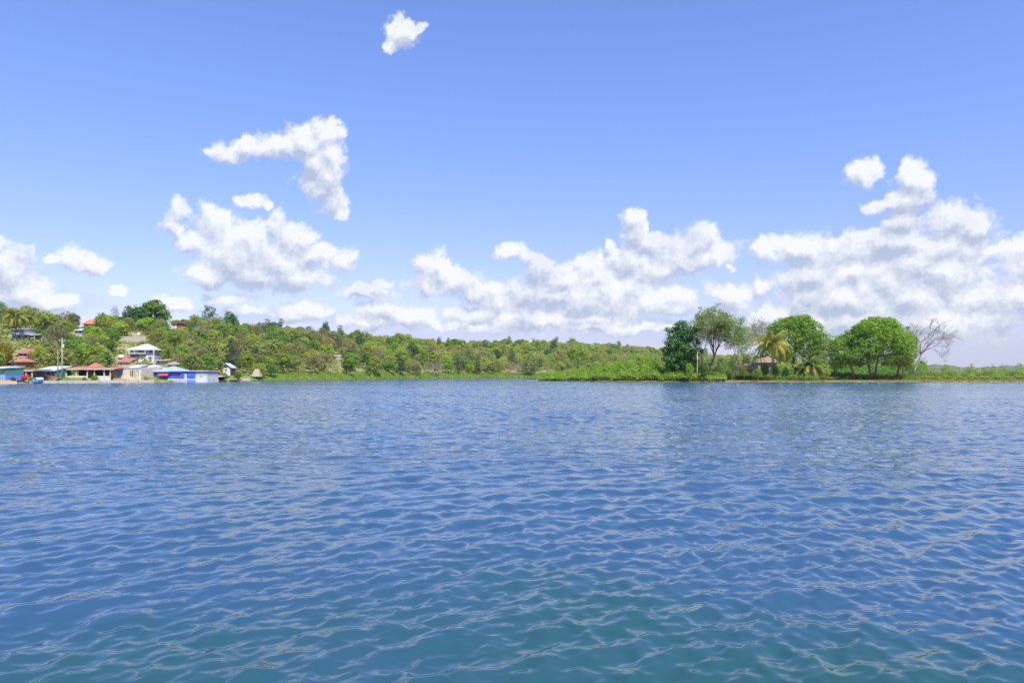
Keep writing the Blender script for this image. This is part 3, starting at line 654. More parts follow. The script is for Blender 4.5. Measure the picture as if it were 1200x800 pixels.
#__PART2__
# ------------------------------------------------------------------ building kit
BLOCK = []      # (px0, px1, py0, py1, Y): things the hillside trees must not hide
class Site:
    """a thing laid out from its photo outline at its own distance: 1 px = Y / F metres"""
    def __init__(s, name, label, cat, px, py, Y, group=None, rz=0.0):
        s.px, s.py, s.Y, s.k = px, py, Y, Y / F
        s.o = thing(name, label, cat, tuple(P(px, py, Y)), rz, group)
    def lx(s, px): return (px - s.px) * s.k
    def lz(s, py): return (s.py - py) * s.k
    def box(s, name, mat, p0, p1, top, bot, y0, y1, parent=None, label=None):
        mb = MB(); mb.box(((s.lx(p0) + s.lx(p1)) / 2, (y0 + y1) / 2, (s.lz(top) + s.lz(bot)) / 2), (abs(s.lx(p1) - s.lx(p0)), y1 - y0, abs(s.lz(top) - s.lz(bot))))
        o = mb.build(name, mat, parent or s.o)
        if label: o['label'] = label
        return o
    def walls(s, name, mat, p0, p1, top, bot, y0, y1, parent=None, label=None): return s.box(name, mat, p0, p1, top, bot, y0, y1, parent, label)
    def opening(s, name, p0, p1, top, bot, y, frame=WHITE, pane=GLASSD, parent=None, bars=0):
        """a frame standing 4 cm proud of the wall front at y, with a darker pane set back in it"""
        mb = MB(); x0, x1, z0, z1 = s.lx(p0), s.lx(p1), s.lz(bot), s.lz(top); t = 0.09
        for c, sz in (((x0, 0, (z0 + z1) / 2), (t, 0.12, z1 - z0 + t)), ((x1, 0, (z0 + z1) / 2), (t, 0.12, z1 - z0 + t)),
                      (((x0 + x1) / 2, 0, z0), (x1 - x0 - t, 0.12, t)), (((x0 + x1) / 2, 0, z1), (x1 - x0 - t, 0.12, t))):
            mb.box((c[0], y - 0.02, c[2]), sz)
        for i in range(bars):
            xx = x0 + (x1 - x0) * (i + 1) / (bars + 1); mb.box((xx, y - 0.012, (z0 + z1) / 2), (0.05, 0.06, z1 - z0 - t))
        o = mb.build(name, frame, parent or s.o)
        mp = MB(); mp.box(((x0 + x1) / 2, y - 0.006, (z0 + z1) / 2), (x1 - x0 - t, 0.03, z1 - z0 - t)); mp.build('pane' if name == 'window' else 'panel', pane, o)
        return o
    def slab(s, name, mat, p0, p1, rf, rb, y0, y1, th=0.12, parent=None):
        """sloping sheet from front row rf to back row rb"""
        x0, x1 = s.lx(p0), s.lx(p1); a, b = s.lz(rf), s.lz(rb)
        v = [(x0, y0, a), (x1, y0, a), (x1, y1, b), (x0, y1, b)]
        vs = [(x, y, z - th) for x, y, z in v] + v
        return MB().add(vs, [(3, 2, 1, 0), (4, 5, 6, 7), (0, 1, 5, 4), (1, 2, 6, 5), (2, 3, 7, 6), (3, 0, 4, 7)]).build(name, mat, parent or s.o)
    def hip(s, name, mat, p0, p1, eave, ridge, y0, y1, inset=None, th=0.14, parent=None):
        x0, x1, a, b = s.lx(p0), s.lx(p1), s.lz(eave), s.lz(ridge); ym = (y0 + y1) / 2
        q = (y1 - y0) / 2 if inset is None else inset
        q = min(q, (x1 - x0) / 2 - 0.02)
        vs = [(x0, y0, a - th), (x1, y0, a - th), (x1, y1, a - th), (x0, y1, a - th), (x0, y0, a), (x1, y0, a), (x1, y1, a), (x0, y1, a), (x0 + q, ym, b), (x1 - q, ym, b)]
        fs = [(3, 2, 1, 0), (0, 1, 5, 4), (1, 2, 6, 5), (2, 3, 7, 6), (3, 0, 4, 7), (4, 5, 9, 8), (5, 6, 9), (6, 7, 8, 9), (7, 4, 8)]
        return MB().add(vs, fs).build(name, mat, parent or s.o)
    def post(s, mat, px, top, bot, y, r=0.09, name='post', parent=None):
        mb = MB(); mb.box((s.lx(px), y, (s.lz(top) + s.lz(bot)) / 2), (r * 2, r * 2, s.lz(top) - s.lz(bot))); return mb.build(name, mat, parent or s.o)
def block(p0, p1, a, b, Y): BLOCK.append((p0, p1, a, b, Y))
sh = lambda px: float(SHORE(px))

# --- front row along the shore, left to right
s = Site('house', 'teal and blue lakeside house cut off at the far left edge', 'house', -4, 446, sh(-4) + 5)
s.walls('lower_wall', BLUE2, -16, 6, 439.5, 446, 0, 6); s.walls('upper_wall', TEAL, -16, 6, 431, 439.5, 0, 6)
s.slab('roof', ZINCW, -18, 7, 431, 428.6, -0.7, 6.5); s.opening('window', -3, 1, 433.5, 437, 0); s.opening('door', 2.6, 4.6, 440, 445.6, 0, WHITE, WOODD)
block(-16, 7, 428, 446, s.Y)

s = Site('pavilion', 'long open lakeside pavilion with thin pink-edged roof on white posts', 'pavilion', 24, 444.5, sh(24) + 7)
s.slab('roof', REDROOF, 7, 41, 434, 432.4, -0.6, 6, 0.2); s.box('fascia', WHITE, 7, 41, 433.9, 434.9, -0.72, -0.62)
for p in (10.5, 18, 25, 32, 39): s.post(WHITE, p, 434.9, 444.5, -0.4)
s.walls('back_wall', TEAL, 11, 39, 434.6, 443, 4.4, 4.7); s.box('deck', GREYW, 7, 41, 443.4, 446, -0.5, 5)
s.opening('window', 21, 27, 436.6, 440, 4.38, WHITE, GLASSD); s.box('counter', WOODB, 12, 20, 440.4, 443.4, 1.6, 2.2)
block(7, 41, 432, 446, s.Y)

def boat(name, label, px, Y, length, beam, h, rz, hull_m, cat='boat', canopy=None, z=None, inv=False, group=None, stripe=None):
    zz = 0.0 if z is None else z
    t = thing(name, label, cat, (wx(px, Y), Y, zz), rz, group)
    mb = MB(); n = 12; rings = []
    prof = []
    for i in range(n + 1):
        u = i / n; w = beam / 2 * (math.sin(min(1, (1 - u) * 1.9) * math.pi / 2) ** 0.8) * (0.82 + 0.18 * min(1, u * 4)); w = max(w, 0.02)
        sheer = h * (1 + 0.35 * u ** 2.5)
        x = -length / 2 + length * u
        keel = -0.18 * h * (1 - u ** 4) + h * 0.5 * u ** 5
        pts = [(x, -w, sheer), (x, -w * 0.86, h * 0.35), (x, -w * 0.35, keel), (x, w * 0.35, keel), (x, w * 0.86, h * 0.35), (x, w, sheer)]
        inn = [(x, w - 0.06 if w > .1 else w, sheer), (x, w * 0.75, h * 0.42), (x, -w * 0.75, h * 0.42), (x, -w + 0.06 if w > .1 else -w, sheer)]
        prof.append(pts + inn)
    if inv: prof = [[(x, y, h - zz2) for x, y, zz2 in r] for r in prof]
    m_ = len(prof[0]); vs = [v for r in prof for v in r]; fs = []
    for i in range(n):
        for k in range(m_): fs.append((i * m_ + k, i * m_ + (k + 1) % m_, (i + 1) * m_ + (k + 1) % m_, (i + 1) * m_ + k))
    fs.append(tuple(range(m_))[::-1]); mb.add(vs, fs); mb.build('hull', hull_m, t)
    if not inv:
        for u in (-0.22, 0.08):
            MB().box((u * length, 0, h * 0.8), (0.22, beam * 0.8, 0.04)).build('bench', WOODB, t)
    if canopy:
        mat, l, w, zt, arch = canopy
        vs = []; fs = []; nn = 8
        for x in (-l / 2, l / 2):
            for j in range(nn + 1):
                y = -w / 2 + w * j / nn; vs.append((x, y, zt + arch * (1 - (2 * j / nn - 1) ** 2))); 
            for j in range(nn + 1):
                y = -w / 2 + w * j / nn; vs.append((x, y, zt - 0.05 + arch * (1 - (2 * j / nn - 1) ** 2)))
        q = 2 * (nn + 1)
        for j in range(nn):
            fs += [(j, j + 1, q + j + 1, q + j), (nn + 1 + j, q + nn + 1 + j, q + nn + 2 + j, nn + 2 + j), (j, nn + 1 + j, nn + 2 + j, j + 1), (q + j, q + j + 1, q + nn + 2 + j, q + nn + 1 + j)]
        MB().add(vs, fs).build('canopy', mat, t)
        for a in (-1, 1):
            for b_ in (-1, 1): MB().tube([(a * l * 0.44, b_ * w * 0.44, h * 0.6), (a * l * 0.44, b_ * w * 0.44, zt + 0.02)], [0.035, 0.035], 5).build('post', METALG, t)
    return t
Yb = sh(27) + 3.2
boat('boat', 'red open boat pulled up under the pink-edged pavilion', 27, Yb, 2.3, 1.3, 0.75, R(8), REDP, z=wz(444.2, Yb))
boat('boat', 'small blue boat with white canopy moored below the grey-roofed teal house', 45, sh(45) - 2.6, 2.4, 1.2, 0.55, R(70), BOATB, canopy=(CANVASW, 1.5, 1.35, 1.05, 0.25))

s = Site('house', 'teal house with pale grey metal roof and dark doorway by the shore', 'house', 53, 445, sh(53) + 8)
s.walls('wall', TEAL, 41, 65, 434, 445, 0, 6); s.slab('roof', ZINC, 40, 66, 434.2, 428.4, -0.9, 6.4)
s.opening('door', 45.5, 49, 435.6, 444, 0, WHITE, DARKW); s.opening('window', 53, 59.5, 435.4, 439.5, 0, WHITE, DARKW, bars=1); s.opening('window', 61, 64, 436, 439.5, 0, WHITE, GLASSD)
s.walls('side_panel', BLUE2, 41.2, 44.2, 436, 444, -0.05, -0.01); s.box('gutter', ZINCW, 40, 66, 433.8, 434.5, -1.05, -0.92)
block(40, 66, 428, 446, s.Y)
s = Site('canopy_tent', 'low maroon arched canopy in front of the teal house', 'canopy', 58, 445.6, sh(58) + 2.6)
mb = MB(); n = 10; vs = []
for y in (-1.1, 1.1):
    for j in range(n + 1):
        u = 2 * j / n - 1; vs.append((u * 1.95, y, 0.45 + 0.5 * (1 - abs(u) ** 1.6)))
mb.add(vs, [(j, j + 1, n + 2 + j, n + 1 + j) for j in range(n)]); o = mb.build('canvas', MAROON, s.o); md = o.modifiers.new('t', 'SOLIDIFY'); md.thickness = 0.04
for a in (-1.8, 1.8):
    for b_ in (-1, 1): MB().tube([(a, b_, -0.3), (a, b_, 0.5)], [0.04, 0.04], 6).build('post', METALG, s.o)
# utility poles
def pole(px, top, bot, Y, r, label, mat, arms=True, lamp=False):
    s = Site('utility_pole', label, 'utility pole', px, bot, Y, 'utility poles in the village')
    h = s.lz(top); MB().tube([(0, 0, -0.5), (0, 0, h)], [r * 1.3, r * 0.8], 10).build('pole', mat, s.o, True)
    if arms:
        MB().box((0, 0, h - 0.6), (1.5, 0.1, 0.1)).build('crossarm', mat, s.o)
        for x in (-0.6, 0, 0.6): MB().lathe((x, 0, h - 0.55), [(0, 0), (0.06, 0), (0.07, 0.1), (0.03, 0.2), (0, 0.2)], 8).build('insulator', WHITE, s.o)
        MB().lathe((0.38, -0.1, h - 2.2), [(0, 0), (0.2, 0.02), (0.2, 0.7), (0.12, 0.78), (0, 0.78)], 10).build('transformer', METALG, s.o)
    if lamp: MB().tube([(0, 0, h - .3), (0.9, -.2, h + .15), (1.2, -.25, h + .1)], [.04, .04, .08], 6).build('lamp_arm', METALG, s.o)
    return s
pole(72.7, 396, 445.5, sh(72) + 5, 0.09, 'tall pale concrete utility pole beside the terracotta-roofed restaurant', CONC)
pole(67.7, 411, 445, sh(68) + 6, 0.10, 'thinner brown utility pole just left of the tall pale one', WOODB, arms=False)
pole(180.3, 409, 446, sh(180) + 7, 0.11, 'thin pale utility pole at the left corner of the blue building', CONC, arms=False, lamp=True)

s = Site('restaurant', 'long terracotta-roofed open restaurant with cream posts and low white wall', 'restaurant', 104, 446, sh(104) + 6)
s.walls('back_wall', DARKW, 79, 131, 431.5, 446, 4.6, 4.9); s.hip('roof', TERRA, 77.5, 117, 432.3, 428.9, -0.9, 6, 1.2)  # back wall coloured near-black to stand in for the shade inside
s.slab('porch_roof', TERRA, 117.05, 136, 432.3, 429.2, -0.9, 6, 0.16); s.hip('roof_peak', TERRA, 98.5, 111.5, 429.9, 424.6, 1.0, 4.4, 1.1); s.box('fascia', CREAM2, 77.5, 136, 432.1, 433.1, -1.02, -0.92)
for p in (79, 91, 103.8, 112, 123.5, 130.6): s.post(CREAM, p, 432.6, 446, -0.5, 0.11)
s.box('low_wall', WHITE, 79.8, 103.1, 440.2, 446, -0.45, -0.2); s.box('low_wall', WHITE, 112.8, 130, 440.2, 446, -0.45, -0.2)
s.box('floor_slab', GREYW, 76, 131.5, 445.2, 447, -0.7, 5)
for i, p in enumerate((83, 88, 95, 99, 115, 120, 127)): s.box('table', WOODB, p - 1.6, p + 1.6, 439.6, 439.9, 1.2, 2.0)
s.walls('inner_wall', LAV, 92, 95, 433, 441, 4.5, 4.58); s.walls('inner_wall', TEAL, 113.5, 117, 433, 441, 4.5, 4.58)
block(77, 136, 425, 446, s.Y)

s = Site('house', 'cream plastered lakeside house with one blue-grey shuttered window', 'house', 149, 447, sh(149) + 4)
s.walls('wall', CREAM2, 131, 166, 431.3, 441, 0, 7); s.walls('plinth', CREAM, 131, 166, 441, 447.2, -0.15, 7)
s.box('parapet', REDROOF, 131, 138.5, 430.1, 431.3, -0.2, 7); s.box('parapet', WHITE, 138.5, 166, 430.4, 431.3, -0.15, 7)
s.walls('pilaster', CREAM, 131, 136.5, 431.3, 441, -0.1, 0); s.opening('window', 137.6, 144.6, 434, 440.6, 0, CREAM, SHUT, bars=1)
s.opening('door', 152, 154.5, 434, 441, 0, CREAM2, WOODB); s.opening('door', 157.5, 162.5, 434.5, 441, 0, WOODB, CREAM2); s.post(WOODD, 155.8, 433, 441, -0.2, 0.08)
block(131, 166, 430, 447, s.Y)
Yb = sh(140) + 1.4
boat('boat', 'brown wooden boat lying upturned before the cream house', 140.5, Yb, 2.9, 1.3, 0.62, R(4), BOATBR, z=wz(446.6, Yb), inv=True)

s = Site('shed', 'shed with broad rusty tan sheet roof left of the blue building', 'shed', 171, 445, sh(171) + 9)
s.walls('wall', CREAM2, 164, 178, 436, 446, 0, 5); s.slab('roof', RUST, 162.5, 179, 438, 429.5, -1.2, 6); s.opening('door', 174, 176.5, 438.5, 444.8, 0, WOODB, WOODD)
block(162, 180, 429, 444, s.Y)
s = Site('house', 'low house with two white sheet roofs behind the cream house', 'house', 152, 438, sh(152) + 17)
s.walls('wall', CREAM2, 143, 160, 430, 440, 0, 5); s.slab('roof', ZINCW, 148, 161.5, 430.6, 427, -0.6, 5.4); s.slab('side_roof', RUST, 132, 147.9, 430.4, 427.6, -0.6, 5.4); s.opening('window', 146, 149, 431.5, 434, 0)
block(133, 161, 427, 434, s.Y)
s = Site('house', 'small house with pale sloping metal roof between the rusty roof and the pole', 'house', 176, 437, sh(176) + 19)
s.walls('wall', GREYW, 169, 183, 431, 438, 0, 5); s.hip('roof', ZINC, 167, 184.5, 431.4, 426.6, -0.7, 5.6, 2.0); s.opening('window', 179, 181, 432.5, 434.5, 0)
block(167, 184, 426, 433, s.Y)

# the blue building
s = Site('store_building', 'bright blue lakeside building with red awning and pale blue hip roof', 'building', 206, 448, sh(206) + 2.5)
s.walls('wall', BLUE, 181.5, 229, 435, 443.8, 0, 7); s.walls('white_band', WHITE, 181.4, 229.1, 443.8, 445, -0.05, 7)
s.walls('base', GREYW, 181.5, 219, 445, 448.4, -0.03, 7); s.walls('blue_base', BLUE2, 219, 229, 445, 448.4, -0.03, 7)
s.walls('white_wall', WHITE, 229.15, 243, 440.5, 448.4, 0.0, 7); s.walls('grey_wall', GREYW, 229.15, 243, 435, 440.5, 0.03, 7)
s.hip('roof', ZINCB, 180.3, 213, 435, 428.8, -0.7, 7.4, 3.2); s.box('parapet', ZINCW, 213.1, 244, 434.1, 435, -0.35, 7.2); s.box('eave_trim', TERRAO, 200, 213, 434.6, 435.4, -0.86, -0.72)
s.walls('pale_panel', BLUE2, 199, 212, 438.6, 442.4, -0.06, 0)
o = s.slab('awning', REDS, 187.2, 198.4, 439.4, 437, -1.1, 0, 0.1); s.box('valance', REDS, 187.2, 198.4, 439.0, 440.1, -1.16, -1.11, o)
f = s.opening('door', 192, 195, 440.2, 446.4, 0, BLUE2, DARKW); s.opening('door', 216, 218.8, 438.2, 447.4, 0, WHITE, CREAM2)
s.opening('window', 183.2, 187, 437.8, 441, 0, BLUE2, GLASSD); s.opening('window', 222, 226.5, 437, 441, 0, BLUE2, BLUE); s.opening('window', 235, 238, 437.5, 440.5, 0, GREYW, GREYW)
for i, (mt, a, b_) in enumerate(((REDP, 438.6, 439.9), (WHITE, 439.9, 440.3), (BLUE, 440.3, 441.4))):
    s.box('painted_sign', mt, 209.2, 212.2, a, b_, -0.12, -0.065, None)
s.box('step', GREYW, 190.5, 196.5, 446.4, 447.4, -0.8, -0.06)
block(180, 244, 428.5, 448, s.Y)

s = Site('boathouse', 'dark open boathouse with low flat roof right of the blue building', 'boathouse', 248, 448, sh(248) - 0.6)
s.slab('roof', ZINC, 237, 257.5, 441.2, 440.2, -1.6, 4, 0.18)
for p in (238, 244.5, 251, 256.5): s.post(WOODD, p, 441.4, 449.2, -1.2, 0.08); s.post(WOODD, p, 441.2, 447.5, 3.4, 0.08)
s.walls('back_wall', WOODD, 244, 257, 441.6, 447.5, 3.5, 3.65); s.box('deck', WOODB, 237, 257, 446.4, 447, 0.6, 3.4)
block(237, 258, 440, 448, s.Y)
boat('boat', 'long dark grey boat moored in front of the boathouse', 245, sh(245) - 3.2, 4.9, 1.1, 0.42, R(3), ZINC)
boat('boat', 'dark wooden boat at the shore below the grey-roofed hut', 275, sh(275) - 1.5, 2.9, 1.0, 0.40, R(-5), WOODD)

s = Site('hut', 'small hut with blue-grey gable roof and white wall under trees', 'hut', 267, 439, sh(267) + 10)
s.walls('wall', WHITE, 261.5, 269.5, 431, 440, 0, 3); 
x0, x1, xm = s.lx(260), s.lx(272.5), s.lx(264.5)
mb = MB(); a, b_ = s.lz(425.2), s.lz(431.2)
mb.add([(s.lx(260), -0.4, s.lz(431)), (xm, -0.4, a), (s.lx(272.5), -0.4, s.lz(430.6)), (s.lx(260), 3.4, s.lz(431)), (xm, 3.4, a), (s.lx(272.5), 3.4, s.lz(430.6)),
        (s.lx(260), -0.4, s.lz(431.6)), (xm, -0.4, s.lz(425.9)), (s.lx(272.5), -0.4, s.lz(431.2)), (s.lx(260), 3.4, s.lz(431.6)), (xm, 3.4, s.lz(425.9)), (s.lx(272.5), 3.4, s.lz(431.2))],
       [(0, 1, 4, 3), (1, 2, 5, 4), (6, 9, 10, 7), (7, 10, 11, 8), (0, 6, 7, 1), (1, 7, 8, 2), (3, 4, 10, 9), (4, 5, 11, 10), (0, 3, 9, 6), (2, 8, 11, 5)])
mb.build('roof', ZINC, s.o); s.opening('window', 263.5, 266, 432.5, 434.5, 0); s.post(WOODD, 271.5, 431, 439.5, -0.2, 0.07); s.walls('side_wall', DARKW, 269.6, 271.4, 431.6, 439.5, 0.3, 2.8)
block(260, 273, 425, 437, s.Y)

s = Site('thatched_hut', 'tall steep thatched hut on posts standing at the water edge', 'hut', 298.5, 443, sh(298) + 3.5)
mb = MB(); 
rg = random.Random(3)
lv = [(432.2, 4.2, 0.35), (434.5, 7.0, 0.9), (437.5, 9.0, 1.55), (441.0, 11.5, 2.2)]
n = 22; vs = []; 
for j, (py, w, d) in enumerate(lv):
    for k_ in range(n):
        a = 2 * math.pi * k_ / n; rr = 1 + rg.uniform(-.05, .05)
        ca, sa = math.cos(a), math.sin(a); ex = lambda v: math.copysign(abs(v) ** 0.55, v)
        vs.append((ex(ca) * w / 2 * s.k * rr, 2 + ex(sa) * d * rr, s.lz(py + rg.uniform(-.15, .25))))
fs = [(j * n + k_, (j + 1) * n + k_, (j + 1) * n + (k_ + 1) % n, j * n + (k_ + 1) % n) for j in range(3) for k_ in range(n)] + [tuple(range(n))[::-1]]
mb.add(vs, [f_[::-1] for f_ in fs]); mb.build('thatch_roof', THATCH, s.o)
for p in (293.8, 303.2):
    for y in (0.4, 3.6): s.post(WOODD, p, 440.6, 444.5, y, 0.08)
s.walls('low_wall', WOODD, 294, 303, 441.8, 443.6, 3.0, 3.1); s.box('bench', WOODB, 295, 302, 442.4, 442.8, 1.5, 2.0)
block(292, 305, 431, 443, s.Y)
s = Site('wall', 'low grey wall at the water left of the thatched hut', 'wall', 288, 445.5, sh(288) + 1.5)
s.box('block_wall', GREYW, 283, 293, 442.6, 446, 0, 0.4); s.box('coping', STONE, 282.8, 293.2, 442.2, 442.6, -0.05, 0.45)

# --- houses up the slope
def slope_site(name, label, cat, px, py, lift=0.0): 
    Y = find_depth(px, py, lift); return Site(name, label, cat, px, py, Y)
s = slope_site('house', 'two-storey white house with pyramidal white roof among trees', 'house', 166, 424)
s.walls('wall', LAV, 152.5, 180, 409.6, 425, 0, 6); s.walls('lower_wall', WHITE, 152.3, 180.2, 417, 425, -0.1, -0.02); s.hip('roof', ZINCW, 150, 182, 409.6, 402.6, -0.9, 6.9, 3.4)
s.box('balcony', WHITE, 152.5, 172, 413.6, 414.6, -1.0, -0.02); s.walls('teal_wall', TEAL, 153.5, 163, 415.2, 418.6, -0.16, -0.11)
for p in (152.8, 159, 171.8): s.post(WHITE, p, 409.6, 413.8, -0.9, 0.07, 'balcony_post')
s.opening('window', 155, 158, 410.6, 413, 0, WHITE, GLASSD); s.opening('window', 162, 166, 410.6, 413, 0, WHITE, GLASSD); s.opening('window', 175, 178.5, 410.4, 413.2, 0, LAV, GLASSD); s.opening('window', 175, 178, 417.8, 420, -0.1, LAV, GLASSD)
block(150, 182, 402, 420, s.Y)
s = slope_site('water_tank', 'white domed water tank above the rusty roof, left of the two-storey house', 'tank', 140, 421.5)
MB().lathe((0, 1, 0), [(0, s.lz(420)), (3.6 * s.k, s.lz(419.6)), (3.7 * s.k, s.lz(417.8)), (2.9 * s.k, s.lz(416.2)), (1.2 * s.k, s.lz(415.2)), (0, s.lz(415))], 20).build('tank', WHITE, s.o, True)
for a in (-2.4, 2.4):
    for y in (.4, 1.6): MB().tube([(a * s.k, y, -1), (a * s.k, y, s.lz(419.8))], [.08, .08], 6).build('leg', WOODD, s.o)
block(136, 144, 414.5, 421, s.Y)
s = slope_site('house', 'brown-roofed low house beside the white domed tank', 'house', 146, 427)
s.walls('wall', CREAM2, 138, 152, 423.5, 428, 0, 5); s.slab('roof', TERRA, 136.5, 153, 424, 417.8, -0.6, 5.5); s.opening('window', 141, 143, 424.6, 426.4, 0); s.opening('door', 147, 149, 424.3, 427.8, 0, WHITE, WOODD)
block(137, 153, 417.5, 426, s.Y)
s = slope_site('house', 'red-roofed house with white wall above the far left shore', 'house', 30, 421)
s.walls('wall', WHITE, 21, 33, 413.4, 422, 0, 5); s.walls('side_wall', CREAM2, 33, 41, 413.4, 422, 0.3, 5); s.hip('roof', REDROOF, 18.5, 42, 413.6, 407.8, -0.9, 6, 2.2)
s.opening('window', 22.5, 26, 414.4, 417, 0, LAV, DARKW); s.opening('window', 27.5, 31, 414.4, 417, 0, LAV, DARKW); s.opening('window', 38, 40, 416.6, 418.8, 0.3, WHITE, GLASSD); s.box('terrace', WHITE, 25, 33, 417.6, 418.5, -1.2, -0.02)
block(19, 42, 407, 421, s.Y)
s = slope_site('house', 'narrow house with small orange-red roof and blue upper porch', 'house', 16, 434)
s.walls('wall', LAV, 7, 20, 424.4, 434, 0, 5); s.walls('red_wall', TERRA, 20.1, 25, 424, 434, 0, 5); s.hip('roof', TERRAO, 14.5, 27, 423.6, 418.4, -0.7, 5.6, 1.5)
s.slab('porch_roof', WHITE, 6, 17, 424.4, 423.4, -1.2, 3, 0.12); s.opening('window', 8.5, 13, 425.4, 428, 0, WHITE, DARKW); s.opening('window', 14.6, 16.6, 425.4, 428, 0, WHITE, DARKW); s.box('balcony', WHITE, 10.5, 19, 428.8, 432.2, -0.7, -0.02); s.opening('door', 21, 23, 428, 433.8, 0, WHITE, WOODD)
block(6, 27, 418, 433, s.Y)
s = slope_site('house', 'grey-white hilltop house behind the golden palm at far left', 'house', 21, 399)
s.walls('wall', LAV, 14, 28, 385.5, 400, 0, 6); s.slab('roof', ZINCW, 13, 29, 385.6, 383.4, -0.6, 6.4); s.walls('wing', WHITE, 22, 30, 391.5, 400, -1.0, -0.02)
s.opening('window', 15.5, 18, 392.5, 396, 0, WHITE, DARKW); s.opening('window', 19, 21.4, 387, 390, 0, WHITE, GLASSD); s.opening('window', 24, 26.5, 393, 396, -1.0, WHITE, DARKW)
s.slab('porch_roof', ZINCW, 22, 45.5, 392.4, 390.8, -2.4, 3, 0.22)
for p in (23, 30, 37.5, 44.8): s.post(WHITE, p, 392.4, 398, -2.1, 0.09)
s.walls('back_wall', GREYW, 30.2, 45, 392, 399, 2.0, 2.2); s.box('railing', WHITE, 30.2, 45, 395.8, 396.3, -2.05, -1.98)
block(13, 46, 383, 397, s.Y)
s = slope_site('house', 'orange-roofed house high on the wooded slope', 'house', 107, 383.5)
s.walls('wall', CREAM2, 98, 117, 378.6, 385, 0, 5); s.hip('roof', TERRAO, 96, 119, 379.4, 373.8, -0.9, 6.2, 2.0); s.opening('window', 100, 103, 380, 382, 0); s.opening('window', 110, 113, 380, 382, 0)
block(96, 119, 373, 381, s.Y)
s = slope_site('hut', 'small grey hut with white sheet roof below the orange-roofed house', 'hut', 92, 393)
s.walls('wall', LAV, 88, 96.5, 386.8, 394, 0, 3.5); s.slab('roof', ZINCW, 87, 97.5, 387, 384.2, -0.6, 4); s.opening('window', 93, 95.5, 388, 390.6, 0, WHITE, DARKW)
block(87, 97, 384, 392, s.Y)
s = slope_site('house', 'white and dark red house high on the slope below the ridge', 'house', 209, 384.5)
s.walls('wall', WHITE, 201, 207, 378, 386, 0, 5); s.walls('red_wall', MAROON, 207, 216.5, 379, 386, 0.1, 5); s.slab('roof', REDROOF, 200, 217.8, 378, 376.4, -0.8, 5.5); s.opening('window', 202.6, 205, 379.6, 382, 0); s.opening('window', 209.5, 213, 379.8, 382.4, 0.1, WHITE, DARKW)
block(200, 218, 376, 384, s.Y)
s = slope_site('house', 'low flat-roofed grey house right of the two-storey white house', 'house', 189, 427)
s.walls('wall', GREYW, 183, 195, 422, 428, 0, 4); s.slab('roof', ZINCW, 182, 196.5, 422, 420.8, -1.0, 4.5); s.opening('window', 185, 187.5, 423, 425, 0)
block(182, 196, 420, 426, s.Y)
s = slope_site('hut', 'grey hut with faded pink roof just above the blue building', 'hut', 201, 432)
s.walls('wall', GREYW, 196.5, 206, 426.5, 433, 0, 4); s.hip('roof', RUST, 195, 207.5, 426.8, 423, -0.7, 4.7, 1.4); s.opening('window', 199, 201, 428, 430, 0)
block(195, 207, 422, 430, s.Y)
s = slope_site('retaining_wall', 'long pale stone retaining wall terraced into the slope', 'wall', 157, 401.5)
s.box('stone_wall', STONE, 142, 171, 394.5, 403, 0, 0.6); s.box('coping', CREAM2, 141.8, 171.2, 393.9, 394.5, -0.06, 0.66)
block(142, 171, 393.5, 399, s.Y)
s = slope_site('water_tank', 'small white tank standing above the stone retaining wall', 'tank', 161, 394)
MB().lathe((0, .8, 0), [(0, 0), (1.5 * s.k, 0), (1.6 * s.k, s.lz(391)), (0.8 * s.k, s.lz(389.7)), (0, s.lz(389.6))], 14).build('tank', WHITE, s.o, True); MB().lathe((0, .8, s.lz(389.6)), [(0, 0), (.25, 0), (.25, .12), (0, .14)], 10).build('lid', GREYW, s.o)
block(159, 163, 389, 394, s.Y)
s = slope_site('hut', 'tiny white hut showing among trees right of the pink-flowered tree', 'hut', 397, 421)
s.walls('wall', WHITE, 395.6, 398.6, 417, 422, 0, 2); s.slab('roof', ZINCW, 395, 399.2, 417.2, 416, -0.3, 2.3); s.opening('window', 396.5, 397.6, 418, 419.4, 0)
block(395, 399.4, 415.8, 420, s.Y)
s = slope_site('hut', 'tiny white hut on the slope above the bright green spit bushes', 'hut', 740, 427)
s.walls('wall', WHITE, 738.6, 742, 422.4, 428, 0, 2.5); s.slab('roof', ZINCW, 738, 742.6, 422.6, 421, -0.3, 2.8); s.opening('window', 739.6, 741, 423.6, 425, 0)
block(738, 742.6, 420.8, 426, s.Y)

# sea wall along the village shore
def wall_along(name, label, p0, p1, off, z0, z1, th, mat):
    ps = np.linspace(p0, p1, 40); mb = MB(); vs = []
    for p in ps:
        Y = sh(p) + off
        for (dy, z) in ((0, z0), (0, z1), (th, z1), (th, z0)): vs.append((wx(p, Y), Y + dy, z))
    fs = [(4 * i + a, 4 * i + (a + 1) % 4, 4 * i + 4 + (a + 1) % 4, 4 * i + 4 + a) for i in range(39) for a in range(4)]
    mb.add(vs, fs + [(0, 1, 2, 3), (159, 158, 157, 156)]); o = mb.build(name, mat); tag(o, label, 'wall'); return o
wall_along('sea_wall', 'low pale concrete sea wall along the village waterfront', 34, 181, 0.2, -0.5, 0.62, 0.7, STONE)
sheet('sandy_shore', -80, 20, 30, np.linspace(0, 1, 8), lambda p, t: SHORE(p) - 3.0 + t * 8, lambda p, Y: -0.25 + 1.0 * np.clip((Y - SHORE(p) + 3.0) / 5.5, 0, 1), ground_mat('sand', [(0.50, 0.32, 0.16), (0.42, 0.30, 0.17), (0.34, 0.27, 0.16)], 0.4), 'sandy tan landing at the far left shore')

